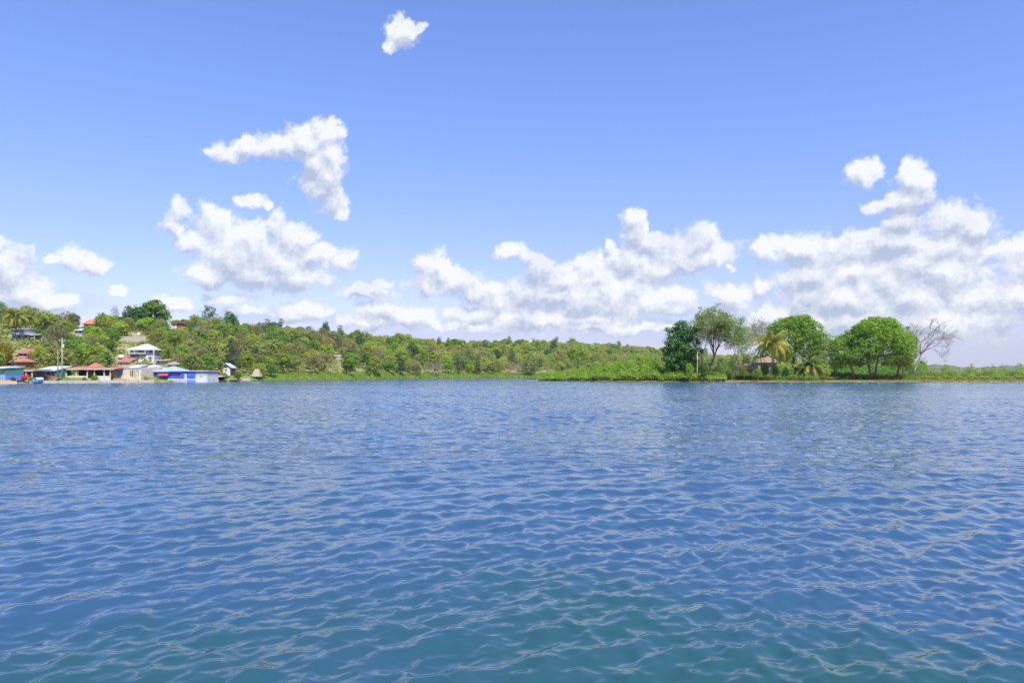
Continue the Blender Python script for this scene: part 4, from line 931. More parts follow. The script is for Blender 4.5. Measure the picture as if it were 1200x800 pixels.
# ------------------------------------------------------------------ palms
def palm(px, pyb, Y, ph, flen, nf, label, name='palm_tree', gold=0.5, lean=(0, 0), goldside=1, seed=1, leafw=0.05, elev=(-0.35, 1.25), r0=0.16, width=0.9):
    g = random.Random(seed)
    s = Site(name, label, 'palm tree', px, pyb, Y)
    top = Vector((lean[0], lean[1], ph)); pts = [Vector((0, 0, -0.6)), Vector((lean[0] * .15, lean[1] * .2, ph * .33)), Vector((lean[0] * .5, lean[1] * .5, ph * .68)), top]
    MB().tube(pts, [r0 * 1.5, r0, r0 * 0.85, r0 * 0.8], 8).build('trunk', BARK, s.o, True)
    for i in range(nf):
        az = 2.39996 * i + g.uniform(-.25, .25); e = elev[0] + (elev[1] - elev[0]) * ((i + .5) / nf) + g.uniform(-.1, .1)
        ln = flen * g.uniform(.85, 1.1) * (0.8 + 0.2 * math.cos(e))
        hd = Vector((math.cos(az), math.sin(az), 0)); side = Vector((-math.sin(az), math.cos(az), 0))
        c = []; p = top.copy(); ee = e; n = 14
        for j in range(n + 1):
            c.append(p.copy()); p = p + (hd * math.cos(ee) + Vector((0, 0, math.sin(ee)))) * ln / n; ee -= (0.085 + 0.05 * (1 - (i / nf)) + 0.035 * math.cos(e))
        mb = MB(); mb.tube(c, [0.05 * (1 - .8 * j / n) for j in range(n + 1)], 4, cap=False)
        for j in range(1, n + 1):
            for sub in (0.0, 0.33, 0.66):
                if j == n and sub: continue
                u = (j + sub) / n; q = c[j] if j == n else c[j].lerp(c[j + 1], sub)
                tang = (c[j] - c[j - 1]).normalized(); l = width * flen * 0.28 * (math.sin(min(1, u * 1.15 + .12) * math.pi) ** 0.6 if u * 1.15 + .12 < 1 else 0.25)
                l = max(l, 0.15) * g.uniform(.85, 1.1)
                for sd in (-1, 1):
                    d = (side * sd * 0.8 + tang * 0.55 + Vector((0, 0, -0.55 - g.uniform(0, .3)))).normalized()
                    w = tang * leafw * 2.4
                    e1 = q + d * l * .5 + Vector((0, 0, 0.04)); e2 = q + d * l + Vector((0, 0, -0.12 * l))
                    mb.add([q - w * .5, q + w * .5, e1 + w * .6, e1 - w * .6, e2], [(0, 1, 2, 3), (3, 2, 4)])
        isg = (g.random() < gold * (1.25 - i / nf)) or (goldside and math.cos(az) * goldside > 0.35 and i / nf < 0.75 and gold > .4)
        mb.build('frond', L['palmgold'] if isg else L['palmgreen'], s.o)
    return s
palm(905, 434, 205, 7.3, 7.8, 30, 'coconut palm with golden drooping fronds in front of the mango tree', seed=3, gold=0.75, lean=(-0.2, 0), goldside=1)
palm(950, 436, 203, 1.8, 6.0, 26, 'short young palm with yellow-green fronds right of the golden palm', seed=5, gold=0.28, goldside=0, elev=(-.1, 1.3), r0=0.2)
palm(937, 437, 206, 0.9, 3.4, 15, 'small pale young palm left of the short young palm', seed=15, gold=0.4, goldside=0, elev=(0.0, 1.3), r0=0.16)
Yp = find_depth(18, 399) - 6; zp = float(hill_z(18, Yp)); bp_ = HZ - (zp - CAMH) / Yp * F
palm(18, bp_, Yp, wz(370, Yp) - zp, 6.4, 26, 'hilltop palm with golden lower fronds at far left', seed=9, gold=0.75, goldside=0, lean=(0.3, 0))
block(0, 38, 356, 388, Yp)
palm(76.5, 437, sh(76) + 17, 1.6, 2.6, 14, 'small bright green palm behind the pale pole', seed=11, gold=0.05, goldside=0, elev=(.2, 1.4))
palm(257, 437, sh(257) + 12, 1.3, 2.3, 14, 'small yellow palm left of the grey gable hut', seed=12, gold=0.9, goldside=0)
palm(299, 437, sh(300) + 20, 3.0, 2.2, 12, 'slim green palm rising behind the thatched hut', seed=13, gold=0.1, goldside=0)

# ------------------------------------------------------------------ trees on the spit
def big_tree(name, label, px, pyb, Y, lobes, nclump, per, leaf, rc, lkey, seed, trunk, bark=BARK, inner=0.2, cat='tree', upmix=0.5):
    rng = np.random.default_rng(seed); s = Site(name, label, cat, px, pyb, Y)
    V, Q = crown_arrays(lobes, nclump, per, leaf, rc, rng, inner=inner, upmix=upmix)
    mesh_np('crown', V, Q, L[lkey], s.o)
    trunk(rng).build('trunk', bark, s.o, smooth=True)
    return s
def lob(Y, pxc, pyb, arr):
    k = Y / F; return [((x - pxc) * k, dy, (pyb - y) * k, rx * k, rd, ry * k) for (x, y, rx, ry, dy, rd) in arr]
# dark tiered tree at the left end of the group
Y = 212
T1 = lob(Y, 798, 436, [(799,381,9,4.5,0,2.2),(790,387,9,4,1,2.2),(806,388,10,4,-1,2.4),(797,393,15,4.5,0,3.5),(787,399,9,4,-1,2.6),(808,400,11,4.5,1,3),(797,405,17,4.5,0,4),(785,410,8,4.5,1,3),(809,411,12,5,-1,3.2),(797,416,18,5,0,4.2),(784,421,8,5,-1,3),(809,423,11,5,1,3),(797,427,16,6,0,4)])
big_tree('almond_tree', 'dense dark green tiered tree at the left end of the spit trees', 798, 436, Y, T1, 900, 15, 0.55, 0.75, 'teal', 31,
         lambda r: branch_mesh(r, (0, 0, 0), 13, 0.3, 0.3, 1, 5, first=0.75)[0], inner=0.25, upmix=0.9)
# tall airy tree
def airy(name, label, px, pyb, Y, H, w, seed, lkey, lean, bark, n0=7, levels=3, leafn=9, leaf=0.34, spread=0.55, first=0.22, r0=0.34, up=1.1, sc_=0.55, split=3):
    rng = np.random.default_rng(seed); s = Site(name, label, 'tree', px, pyb, Y)
    mb, tips = branch_mesh(rng, (0, 0, 0), H, spread, r0, levels, n0, first=first, split=split, up=up, wig=0.16, lean=lean)
    v = np.array(mb.v); f = (H) / v[:, 2].max(); vw = (w / 2) / np.percentile(np.abs(v[:, 0]), 99.3)
    hi = np.clip(v[:, 2] / (H * first), 0, 1)
    def fix(a):
        a = np.array(a, float); t = np.clip(a[..., 2] / (H * first) - 1, 0, 1); a[..., 0] *= 1 + (vw - 1) * t; a[..., 1] *= 1 + (vw - 1) * t; a[..., 2] *= f; return a
    mb.v = [tuple(q) for q in fix(v)]
    mb.build('trunk', bark, s.o, smooth=True)
    if leafn:
        c = fix(np.array([t[0] for t in tips])); c = np.repeat(c, leafn, 0) + rng.normal(0, sc_, (len(c) * leafn, 3)) * np.array([1, 1, 0.7])
        V, Q = leaves(c, np.zeros_like(c), leaf, rng); mesh_np('crown', V, Q, L[lkey], s.o)
    return s
airy('tree', 'tall airy light green tree with leaning brown trunk, tallest on the spit', 832, 436, 210, 19.0, 15, 41, 'airy', (1.2, 0), BARKB, n0=9, levels=3, leafn=36, leaf=0.45, spread=0.42, first=0.22)
airy('tree', 'slimmer sparse green tree just right of the leaning-trunk tree', 862, 436, 214, 15.5, 9, 42, 'airy', (0.3, 0), BARKG, n0=6, levels=3, leafn=32, leaf=0.36, spread=0.35, first=0.2, r0=0.2)
airy('bare_tree', 'pale nearly bare thin tree in front of the dark tiered tree', 817, 435, 206, 9.5, 7, 43, 'dry', (0.1, 0), BARKP, n0=4, levels=2, leafn=2, leaf=0.24, spread=0.8, first=0.5, r0=0.085)
airy('tree', 'thin grey half-bare tree behind the leaning-trunk tree', 824, 436, 219, 17.5, 9, 44, 'dry', (-0.5, 0), BARKG, n0=6, levels=3, leafn=2, leaf=0.24, spread=0.45, first=0.3, r0=0.18)
airy('tree', 'brownish thin-leaved tree rising behind the golden palm', 897, 434, 246, 17.5, 12, 45, 'dry', (0, 0), BARKG, n0=6, levels=3, leafn=12, leaf=0.34, spread=0.6, first=0.35, r0=0.25)
# mango
Y = 236
T4 = lob(Y, 930, 433, [(930,395,26,20,0,7),(915,388,16,13,-2,4),(935,380,18,10,0,5),(950,388,15,12,1,5),(958,400,12,12,-1,5),(960,412,10,10,0,4),(905,402,12,12,-2,4),(900,412,9,9,0,4),(925,378,12,7,1,4),(942,374.5,8,5,0,3),(940,402,18,14,-5,3),(922,410,16,10,-3,4),(948,418,12,7,-2,4),(912,418,10,7,-2,3)])
big_tree('mango_tree', 'big dense domed green tree behind the golden palm and thatched hut', 930, 433, Y, T4, 2600, 15, 0.46, 0.70, 'mango', 32,
         lambda r: branch_mesh(r, (0, 0, 0), 13, 0.7, 0.45, 1, 6, first=0.3)[0])
# the wide bright one
Y = 212
T6 = lob(Y, 1022, 437, [(1024,400,34,20,0,8),(1030,383,22,9.5,0,6),(1012,387,17,9,-3,5),(1046,391,17,10,2,5),(1000,397,15,10,0,5),(1057,402,12,11,-1,5),(988,405,13,10,1,4),(981,411,8,8,-1,3),(1060,413,9,9,1,4),(1030,400,22,14,-7,3),(1008,408,14,9,-6,3),(1048,410,13,9,-6,3),(994,415,10,7,-4,3),(1026,377,13,5.5,1,4),(1038,378.5,9,5,-1,3),(1055,423,9,6,-2,3),(1034,421,14,6,-5,3),(982,426,8,6,1,3),(1066,428,6,6,2,3),(1010,425,7,4,3,3),(1012,421,9,6,-3,3),(996,422,8,6,0,3),(984,420,7,6,0,3),(1044,424,9,5,0,3),(1063,424,6,5,0,3)])
def multi(r):
    mb = MB()
    k = Y / F
    for (p, l) in ((1000, (-3.0, 0)), (1020, (-1.2, .5)), (1026, (1.4, -.5)), (1052, (2, 0))):
        m2, _ = branch_mesh(r, ((p - 1022) * k, 0, 0), 11.5, 0.9, 0.26, 1, 5, first=0.42, lean=(l[0] * .5, l[1]))
        mb.add(m2.v, m2.f)
    return mb
big_tree('broad_tree', 'wide bright green umbrella-shaped tree on several trunks', 1022, 437, Y, T6, 3600, 15, 0.42, 0.66, 'bright', 33, multi)
Y = 220
big_tree('tree', 'small grey-green tree tucked behind the left side of the umbrella tree', 978, 435, Y, lob(Y, 978, 435, [(976,400,8,7,0,3),(980,409,10,9,0,3),(973,414,9,8,0,3),(981,421,9,7,0,3)]), 230, 12, 0.42, 0.6, 'airy', 34, lambda r: branch_mesh(r, (0, 0, 0), 7, 0.6, 0.2, 1, 4, first=0.35)[0])
big_tree('tree', 'dark narrow tree behind the right side of the umbrella tree', 1067, 434, 228, lob(228, 1067, 434, [(1062,388,3.5,5,0,1.5),(1066,393,5,6,0,2),(1070,399,6,5,0,2),(1066,405,7,6,0,2.5),(1071,412,6,6,0,2.5),(1066,420,6,6,0,2.5)]), 190, 12, 0.42, 0.55, 'dark', 35, lambda r: branch_mesh(r, (0, 0, 0), 10, 0.4, 0.2, 1, 4, first=0.5)[0])
airy('bare_tree', 'leafless grey tree spreading to the right of the umbrella tree', 1071, 434, 216, 15.4, 22, 47, 'dry', (2.0, 0), BARKG, n0=8, levels=4, leafn=1, leaf=0.16, spread=0.95, first=0.28, r0=0.3, up=0.95, sc_=0.2)
airy('tree', 'low brown twiggy tree under the right edge of the umbrella tree', 1058, 436, 209, 5.5, 6, 48, 'dry', (0, 0), BARKB, n0=6, levels=2, leafn=5, leaf=0.26, spread=0.8, first=0.2, r0=0.16)
# trees far behind, seen in the gap
for i, (px, py, w, Y, key, lf, lab) in enumerate([(874, 414, 14, 275, ('dense', 1), 'grey', 'grey-green tree far behind in the gap left of the brown thatched hut'), (886, 416, 13, 280, ('dense', 2), 'dark', 'dark green tree far behind the brown thatched hut'),
        (846, 419, 16, 270, ('dense', 3), 'green', 'mid green tree far behind the leaning-trunk tree'), (1084, 428, 12, 290, ('dense', 4), 'grey', 'low grey-green tree far behind the leafless tree'),
        (992, 424, 16, 268, ('dense', 5), 'green', 'mid green tree far behind under the umbrella tree'), (965, 420, 12, 262, ('dense', 0), 'dark', 'dark tree far behind between the mango and umbrella trees')]):
    h = LIB[key][2]; sz = w * Y / F / 8.5; hh = (wz(py, Y) - 0.8) / h
    lib_tree(key, lf, px, Y, 0.8, sz, lab, None, 'tree', None, hh / sz)
# saplings and bushes by the spit trees
for i, (px, py, w, Y, key, lf, lab) in enumerate([(846, 421, 13, 206, ('open', 0), 'airy', 'small loose green tree right of the leaning brown trunk'), (858, 414, 14, 209, ('open', 1), 'green', 'loose mid green tree under the slim sparse tree'),
        (826, 424, 12, 204, ('dense', 2), 'green', 'round green bush left of the leaning brown trunk'), (808, 426, 14, 203, ('dense', 5), 'mound', 'bright green bush at the foot of the dark tiered tree'),
        (872, 430, 9, 205, ('dense', 6), 'mound', 'bright green bush in front of the small thatched hut'), (921, 431, 12, 202, ('dense', 3), 'teal', 'dark green bush between the two palms'),
        (896, 424.5, 14, 207, ('dense', 4), 'green', 'green bush before the grey hut wall'), (909, 426.5, 13, 208, ('dense', 2), 'mango', 'green bush right of the golden palm trunk'), (968, 430, 10, 204, ('dense', 1), 'yellow', 'yellow-green bush right of the short young palm'), (888, 431, 10, 201, ('dense', 0), 'mound', 'low green bush left of the golden palm')]):
    h = LIB[key][2]; sz = w * Y / F / 8.5; hh = (wz(py, Y) - 0.3) / h
    lib_tree(key, lf, px, Y, 0.5, sz, lab, None, 'bush' if 'bush' in lab else 'tree', None, hh / sz)['category'] = 'bush' if 'bush' in lab else 'tree'

# huts among them
HUTW = plain('hut_wall_grey', (0.26, 0.24, 0.21), 0.9, 0.3, 2, 0.2, dirt=0.5)
def thatch_hut(label, px, p0, p1, eave, ridge, bot, Y, rin, wallm, seed):
    s = Site('thatched_hut', label, 'hut', px, bot, Y); rg = random.Random(seed)
    s.walls('wall', wallm, p0 + 2.5, p1 - 2, eave, bot + 2, 0, 4)
    x0, x1 = s.lx(p0), s.lx(p1); vs = []; n = 24
    for j, (t, zz) in enumerate(((1.0, eave + .3), (0.72, eave + (ridge - eave) * .38), (0.40, eave + (ridge - eave) * .75), (0.2, ridge))):
        for k_ in range(n):
            a = 2 * math.pi * k_ / n; ex = lambda v: math.copysign(abs(v) ** 0.6, v); rr = 1 + rg.uniform(-.03, .03)
            hw = (x1 - x0) / 2; inn = hw - (hw * (1 - t)) * rin
            vs.append(((x0 + x1) / 2 + ex(math.cos(a)) * inn * rr, 2 + ex(math.sin(a)) * 2.9 * t * rr, s.lz(zz + rg.uniform(-.1, .25))))
    fs = [(j * n + k_, j * n + (k_ + 1) % n, (j + 1) * n + (k_ + 1) % n, (j + 1) * n + k_) for j in range(3) for k_ in range(n)] + [tuple(3 * n + k_ for k_ in range(n)), tuple(range(n))[::-1]]
    MB().add(vs, fs).build('thatch_roof', THATCHB, s.o); return s
s = thatch_hut('brown-thatched hut with grey wall behind the golden palm trunk', 900, 886, 914, 424.4, 418.6, 434, 222, 0.5, HUTW, 1)
s.opening('door', 904, 908, 425.5, 433, 0, WOODD, DARKW); s.opening('window', 893, 896.5, 426.5, 429, 0, WOODD, DARKW)
s = thatch_hut('small low pinkish thatched hut beside a brown post', 875, 869, 884, 432.5, 425.5, 436, 211, 0.85, WOODB, 2)
s.opening('door', 874, 876, 432.8, 435.5, 0, WOODD, DARKW)
s = Site('post', 'thick dark brown post left of the small thatched hut', 'post', 868, 436, 207); MB().tube([(0, 0, -.5), (0.03, 0, 2.0), (0, 0, s.lz(423.5))], [.24, .2, .17], 8).build('post', BARKB, s.o, True); MB().lathe((0, 0, s.lz(423.5)), [(0, 0), (.2, 0), (.16, .1), (0, .12)], 8).build('cap', WOODB, s.o)
s = Site('jetty', 'small weathered wooden jetty at the bank below the leaning-trunk tree', 'jetty', 840, 446, 199)
for i in range(9): MB().box((-1.7 + i * 0.42, -0.5, 0.62), (0.36, 2.6, 0.05)).build('plank', WOODB, s.o)
for x in (-1.7, 0, 1.7):
    for y in (-1.6, 0.6): MB().tube([(x, y, -0.8), (x, y, 0.595)], [.07, .07], 6).build('pile', WOODD, s.o)
s = Site('dead_snag', 'dark dead branches standing in the water at the spit tip', 'dead branches', 626, 446, 236)
r_ = np.random.default_rng(4); m_, _ = branch_mesh(r_, (0, 0, 0), 1.6, 1.2, 0.12, 2, 4, first=0.3, split=2); m_.v = [(x * 1.6, y, z - .2) for x, y, z in m_.v]; m_.build('branches', WOODD, s.o)
for (px, y0, y1, lab) in ((1168, 427, 441, 'thin pale dead stem above the reeds at far right'), (1149, 429, 441, 'short pale dead stem in the reeds left of the taller one')):
    s = Site('dead_sapling', lab, 'dead sapling', px, y1, 214); m_, _ = branch_mesh(r_, (0, 0, 0), s.lz(y0), 0.5, 0.07, 1, 3, first=0.5, split=2); m_.build('stem', BARKP, s.o)

# ------------------------------------------------------------------ spit ground cover
rngc = np.random.default_rng(77)
def mound(name, label, tabs, p0, p1, n, mat, leaf, rc, per, seed, y_off=(1.5, 26), mul=1.22, floor=0.25):
    rng = np.random.default_rng(seed); top = interp(tabs); px = rng.uniform(p0, p1, n); t = rng.random(n) ** 1.6
    Y = SPIT(px) + y_off[0] + t * (np.minimum(y_off[1], SPITD(px)) - y_off[0])
    zt = CAMH + (HZ - top(px)) / F * Y; g = spit_z(px, Y)
    Hh = (zt - g) * mul * (0.22 + 0.78 * np.clip(t * 1.4 + .05, 0, 1)) * (0.82 + 0.30 * np.sin(px * 0.33) * np.sin(px * .113 + 2) + 0.12 * rng.normal(0, 1, n)); Hh = np.maximum(Hh, 0.35)
    c = np.stack([(px - 600) / F * Y, Y, g + Hh * rng.uniform(floor, 1, n) ** 0.6], 1)
    cc = np.repeat(c, per, 0); d = rng.normal(0, 1, cc.shape); d /= np.linalg.norm(d, axis=1)[:, None]; d2 = d * rc * rng.uniform(.3, 1, (len(cc), 1)); d2[:, 2] *= .7
    V, Q = leaves(cc + d2, d, leaf, rng, upmix=.6)
    o = mesh_np(name, V, Q, L[mat]); tag(o, label, None, None, 'stuff'); return o
mound('shrubbery', 'bright green tangled shrubs covering the left end of the spit', [(628,444),(640,440),(660,437),(680,435),(700,432),(725,429),(750,426),(775,428),(800,431),(835,434),(850,437)], 632, 850, 7500, 'mound', 0.42, 0.62, 12, 51, mul=1.6)
mound('undergrowth', 'low green undergrowth beneath the spit trees', [(790,434),(835,434),(870,433),(905,433.5),(940,433),(975,434),(1000,438),(1050,438),(1075,436)], 800, 1075, 3600, 'green', 0.36, 0.5, 12, 52, (13, 30))
mound('thicket', 'dark green thicket standing behind the umbrella tree trunks', [(950,424),(975,422),(1000,424),(1050,425),(1078,428)], 950, 1085, 3600, 'green', 0.5, 0.7, 12, 55, (38, 70))
mound('marsh_shrubs', 'olive marsh shrubs and reeds along the right end of the spit', [(1068,437),(1078,434),(1090,431.5),(1110,431),(1130,432),(1160,431.5),(1200,430.5),(1700,429)], 1072, 1420, 5200, 'reed', 0.34, 0.5, 11, 53, (15, 36))
def blades(name, label, p0, p1, n, yo, hfun, w, mat, seed, kfun=None, gz=None, sh_=None):
    rng = np.random.default_rng(seed); px = rng.uniform(p0, p1, n); S = SPIT if sh_ is None else sh_
    Y = S(px) + yo[0] + rng.random(n) ** 1.3 * (yo[1] - yo[0]); g = (spit_z if gz is None else gz)(px, Y)
    keep = g > -0.35; px, Y, g = px[keep], Y[keep], g[keep]; n = len(px)
    h = hfun(px) * rng.uniform(.55, 1.15, n) * (0.8 + 0.25 * np.sin(px * .21 + 1) * np.sin(px * .047)); X = (px - 600) / F * Y
    a = rng.uniform(0, math.pi, n); ww = w * rng.uniform(.6, 1.4, n); ln = rng.normal(0, .16, (n, 2)) * h[:, None]
    dx, dy = np.cos(a) * ww / 2, np.sin(a) * ww / 2
    V = np.stack([np.stack([X - dx, Y - dy, g - .1], 1), np.stack([X + dx, Y + dy, g - .1], 1), np.stack([X + dx * .7 + ln[:, 0] * .5, Y + dy * .7 + ln[:, 1] * .5, g + h * .6], 1), np.stack([X + ln[:, 0] - dx * .1, Y + ln[:, 1], g + h], 1)], 1).reshape(-1, 3)
    o = mesh_np(name, V, np.arange(4 * n).reshape(n, 4), L[mat]); tag(o, label, None, None, 'stuff'); return o
blades('dry_grass', 'straw-coloured dry grass along the water edge of the spit', 690, 1500, 30000, (-0.5, 17), lambda p: 0.30 + 0.12 * np.clip((p - 980) / 100, 0, 1), 0.16, 'straw', 61)
blades('grass', 'fresh green grass behind the dry bank of the spit', 640, 1420, 26000, (14, 32), lambda p: 0.65 + 0 * p, 0.18, 'grass', 62)
blades('reeds', 'tall olive reeds at the right end of the spit', 1066, 1420, 30000, (17, 34), lambda p: 2.3 + 0 * p, 0.16, 'reed', 63)
blades('waterside_reeds', 'bright green reeds fringing the far wooded shore', 296, 700, 30000, (-1, 14), lambda p: 0.8 + 0.5 * np.clip((p - 320) / 150, 0, 1), 0.30, 'grass', 64, gz=hill_z, sh_=SHORE)
blades('bank_grass', 'green and yellow grass tufts along the village shore', 50, 300, 7000, (1.2, 7), lambda p: 0.30 + 0.25 * (np.sin(p * .35) > .3), 0.12, 'yellow', 65, gz=hill_z, sh_=SHORE)

# ------------------------------------------------------------------ the wooded hillside
SPEC = {   # species: (mesh kinds, leaf colours with weights, phrase)
 'green': ('dense', 'green', 'mid green leafy'), 'olive': ('dense', 'olive', 'olive green leafy'), 'yellow': ('dense', 'yellow', 'yellow-green leafy'),
 'bright': ('dense', 'bright', 'bright green leafy'), 'dark': ('dense', 'dark', 'dark green dense'), 'dry': ('twiggy', 'dry', 'dry brown twiggy'),
 'drycrown': ('open', 'dry', 'pale brown thin-leaved'), 'pink': ('open', 'pink', 'pinkish brown thin-leaved'), 'grey': ('tall', 'grey', 'narrow grey-green'), 'opengreen': ('open', 'olive', 'loose olive open-crowned'), 'tallg': ('tall', 'green', 'narrow mid green')}
NK = {'dense': 7, 'open': 3, 'twiggy': 3, 'tall': 3}
def px_box(px, Y, zg, w, h):
    k = F / Y; return (px - w / 2 * k, px + w / 2 * k, HZ - (zg + h - CAMH) * k, HZ - (zg - CAMH) * k)
def hidden_house(bx_, Y, slack=1.6):
    for (a, b_, c, d, hy) in BLOCK:
        if Y < hy + 3 and bx_[1] > a + slack * .4 and bx_[0] < b_ - slack * .4 and bx_[2] < d - slack and bx_[3] > c: return True
    return False
# notable ones: px, top row, base row (or ridge fraction), width px, kind, leaf, label
NOT = [
 (158, 357, ('r', .93), 38, ('dense', 0), 'dark', 'large dark green round tree on the ridge, left of the biggest one'),
 (180, 351.5, ('r', .95), 50, ('dense', 3), 'green', 'biggest round green tree standing on the ridge'),
 (245, 353, ('r', .97), 25, ('open', 0), 'grey', 'umbrella-shaped open tree standing up from the ridge'),
 (270, 365, ('r', .97), 24, ('dense', 5), 'dark', 'dark round tree on the ridge right of the umbrella-shaped one'),
 (135, 355.5, ('r', .98), 13, ('twiggy', 1), 'grey', 'thin bare tree against the sky left of the big ridge trees'),
 (120, 364, ('r', .95), 26, ('dense', 4), 'olive', 'round olive tree on the ridge above the orange roof'),
 (8, 358, ('r', .99), 24, ('open', 1), 'dark', 'dark open tree behind the hilltop palm at far left'),
 (30, 362, ('r', 1.0), 20, ('open', 2), 'dark', 'small dark flat-topped tree right of the hilltop palm'),
 (65, 368, ('r', .99), 27, ('dense', 2), 'grey', 'grey-green tree on the ridge left of the orange roof'),
 (85, 366, ('r', .99), 26, ('dense', 1), 'grey', 'grey-green tree on the ridge just left of the orange roof'),
 (340, 401, ('b', 428), 38, ('open', 0), 'pink', 'broad pink-orange flowering tree midway up the central slope'),
 (330, 411, ('b', 438), 34, ('dense', 6), 'yellow', 'broad yellow-green tree below the pink-orange flowering tree'),
 (410, 414, ('b', 441), 24, ('dense', 4), 'bright', 'vivid green round tree near the water on the central shore'),
 (462, 392, ('b', 413), 20, ('dense', 1), 'bright', 'vivid green tree high on the central slope'),
 (381, 376, ('r', .98), 13, ('dense', 6), 'dark', 'small dark round tree on the descending central ridge'),
 (5, 400, ('b', 433), 26, ('dense', 2), 'orange', 'golden yellow tree at the far left edge above the shore'),
 (98, 396, ('b', 416), 22, ('dense', 5), 'bright', 'vivid green tree above the restaurant roof'),
 (118, 404, ('b', 431), 34, ('dense', 3), 'yellow', 'large yellow-green tree behind the restaurant and cream house'),
 (47, 403, ('b', 430), 26, ('dense', 6), 'yellow', 'yellow-green tree behind the grey-roofed teal house'),
 (60, 390, ('b', 417), 18, ('twiggy', 0), 'dry', 'bare pinkish tree above the grey-roofed teal house'),
 (76, 397, ('b', 426), 16, ('dense', 0), 'dark', 'dark green tree behind the tall pale pole'),
 (222, 420, ('b', 437), 24, ('dense', 1), 'bright', 'low vivid green tree behind the blue building'),
 (243, 412, ('b', 440), 26, ('dense', 0), 'green', 'green tree rising behind the dark boathouse'),
 (168, 407.5, ('b', 423.5), 13, ('dense', 6), 'olive', 'small olive tree growing in front of the two-storey white house'),
 (197, 405, ('b', 424), 24, ('dense', 2), 'yellow', 'yellow-green tree right of the two-storey white house'),
 (280, 402, ('b', 424), 24, ('open', 2), 'pink', 'orange-brown tree above the grey gable hut'),
 (288, 411, ('b', 437), 28, ('dense', 5), 'yellow', 'yellow-green tree between the grey gable hut and the thatched hut'),
 (318, 424, ('b', 442), 22, ('dense', 1), 'green', 'round green tree just right of the thatched hut'),
]
PLACED = []
for (px, top, bs, w, key, lf, lab) in NOT:
    if bs[0] == 'r': Y = float(RIDGE(px)) * bs[1]; Y = min(Y, float(RIDGE(px)))
    else: Y = find_depth(px, bs[1])
    zg = float(hill_z(px, Y)); h = LIB[key][2]; sz = w * Y / F / (9.6 if key[0] != 'tall' else 5.5); hh = (wz(top, Y) - zg) / h
    if hh < .15: hh = .5
    lib_tree(key, lf, px, Y, zg, sz, lab, None, 'bare_tree' if 'bare' in lab else 'tree', BARKG if key[0] == 'twiggy' else None, hh / sz)
    PLACED.append((wx(px, Y), Y, 4.2 * sz)); used_px.append((px, Y))
# village shrubs on the shore
for (px, top, w, off, key, lf, lab) in [(111, 437, 11, 1.6, ('dense', 4), 'bright', 'round bright green bush on the sea wall before the restaurant'), (15.5, 440, 8, 2.2, ('dense', 1), 'dark', 'low dark green bush left of the red boat'),
        (35.5, 439.5, 7, 2.5, ('dense', 2), 'yellow', 'yellow-green bush right of the red boat'), (99, 440.5, 6, 1.6, ('dense', 5), 'green', 'small green bush before the low white wall'), (69.5, 440.5, 6, 2.0, ('dense', 6), 'yellow', 'small yellow-green bush at the foot of the tall pale pole'),
        (246, 441.5, 11, 0.5, ('dense', 0), 'green', 'green bush growing inside the boathouse frame'), (263, 436, 12, 2.5, ('dense', 3), 'yellow', 'yellow-green bush between boathouse and gable hut'), (168, 438.5, 15, 3.5, ('dense', 6), 'yellow', 'low yellowish bush in front of the rusty-roofed shed'),
        (279, 436, 11, 4, ('dense', 4), 'green', 'green bush left of the thatched hut')]:
    Y = sh(px) + off; zg = float(hill_z(px, Y)); h = LIB[key][2]; sz = w * Y / F / 9.0; hh = (wz(top, Y) - zg) / h
    lib_tree(key, lf, px, Y, zg, sz, lab, None, 'bush', None, hh / sz)['category'] = 'bush'
cands = []
rg = random.Random(99)
grid = {}
def ok_dist(x, y, r):
    gx, gy = int(x // 12), int(y // 12)
    for i in (-1, 0, 1):
        for j in (-1, 0, 1):
            for (a, b_, c) in grid.get((gx + i, gy + j), ()):
                if (a - x) ** 2 + (b_ - y) ** 2 < ((c + r) * 0.80) ** 2: return False
    return True
for a in PLACED: grid.setdefault((int(a[0] // 12), int(a[1] // 12)), []).append(a)
for it in range(26000):
    px = rg.uniform(-150, 930); S0 = sh(px); fl = float(FLAT(px)); Rd = float(RIDGE(px))
    Y = S0 + max(fl, 3) * 0.9 + rg.random() ** 0.8 * (Rd + 8 - S0 - fl)
    if rg.random() > (Y / 500): continue
    sp = rg.choices(list(SPEC), weights=(15, 20, 24, 9, 4, 7, 12, 7 if px > 330 else 4, 3, 11, 3))[0]
    kind, lf, ph = SPEC[sp]; sz = rg.uniform(0.62, 1.15) * (0.9 + Y / 2500)
    r = 4.0 * sz * (0.7 if kind == 'tall' else 1)
    x = wx(px, Y)
    if not ok_dist(x, Y, r): continue
    key = (kind, rg.randrange(NK[kind])); h = LIB[key][2] * sz; zg = float(hill_z(px, Y))
    szz = 1.0
    if Y > Rd - 25:
        szz = rg.uniform(.65, .95)
        if kind == 'tall': continue
    b4 = px_box(px, Y, zg, r * 2, h * szz)
    if hidden_house(b4, Y): continue
    grid.setdefault((int(x // 12), int(Y // 12)), []).append((x, Y, r)); cands.append((sz / Y, px, Y, zg, key, lf, sp, sz, b4, szz))
cands.sort(key=lambda c: -c[0])
inframe = [c for c in cands if -4 < c[1] < 905]
IND = inframe[:262]; ids = set(id(c) for c in IND); REST = [c for c in cands if id(c) not in ids]
print('hill trees', len(cands), 'individual', len(IND))
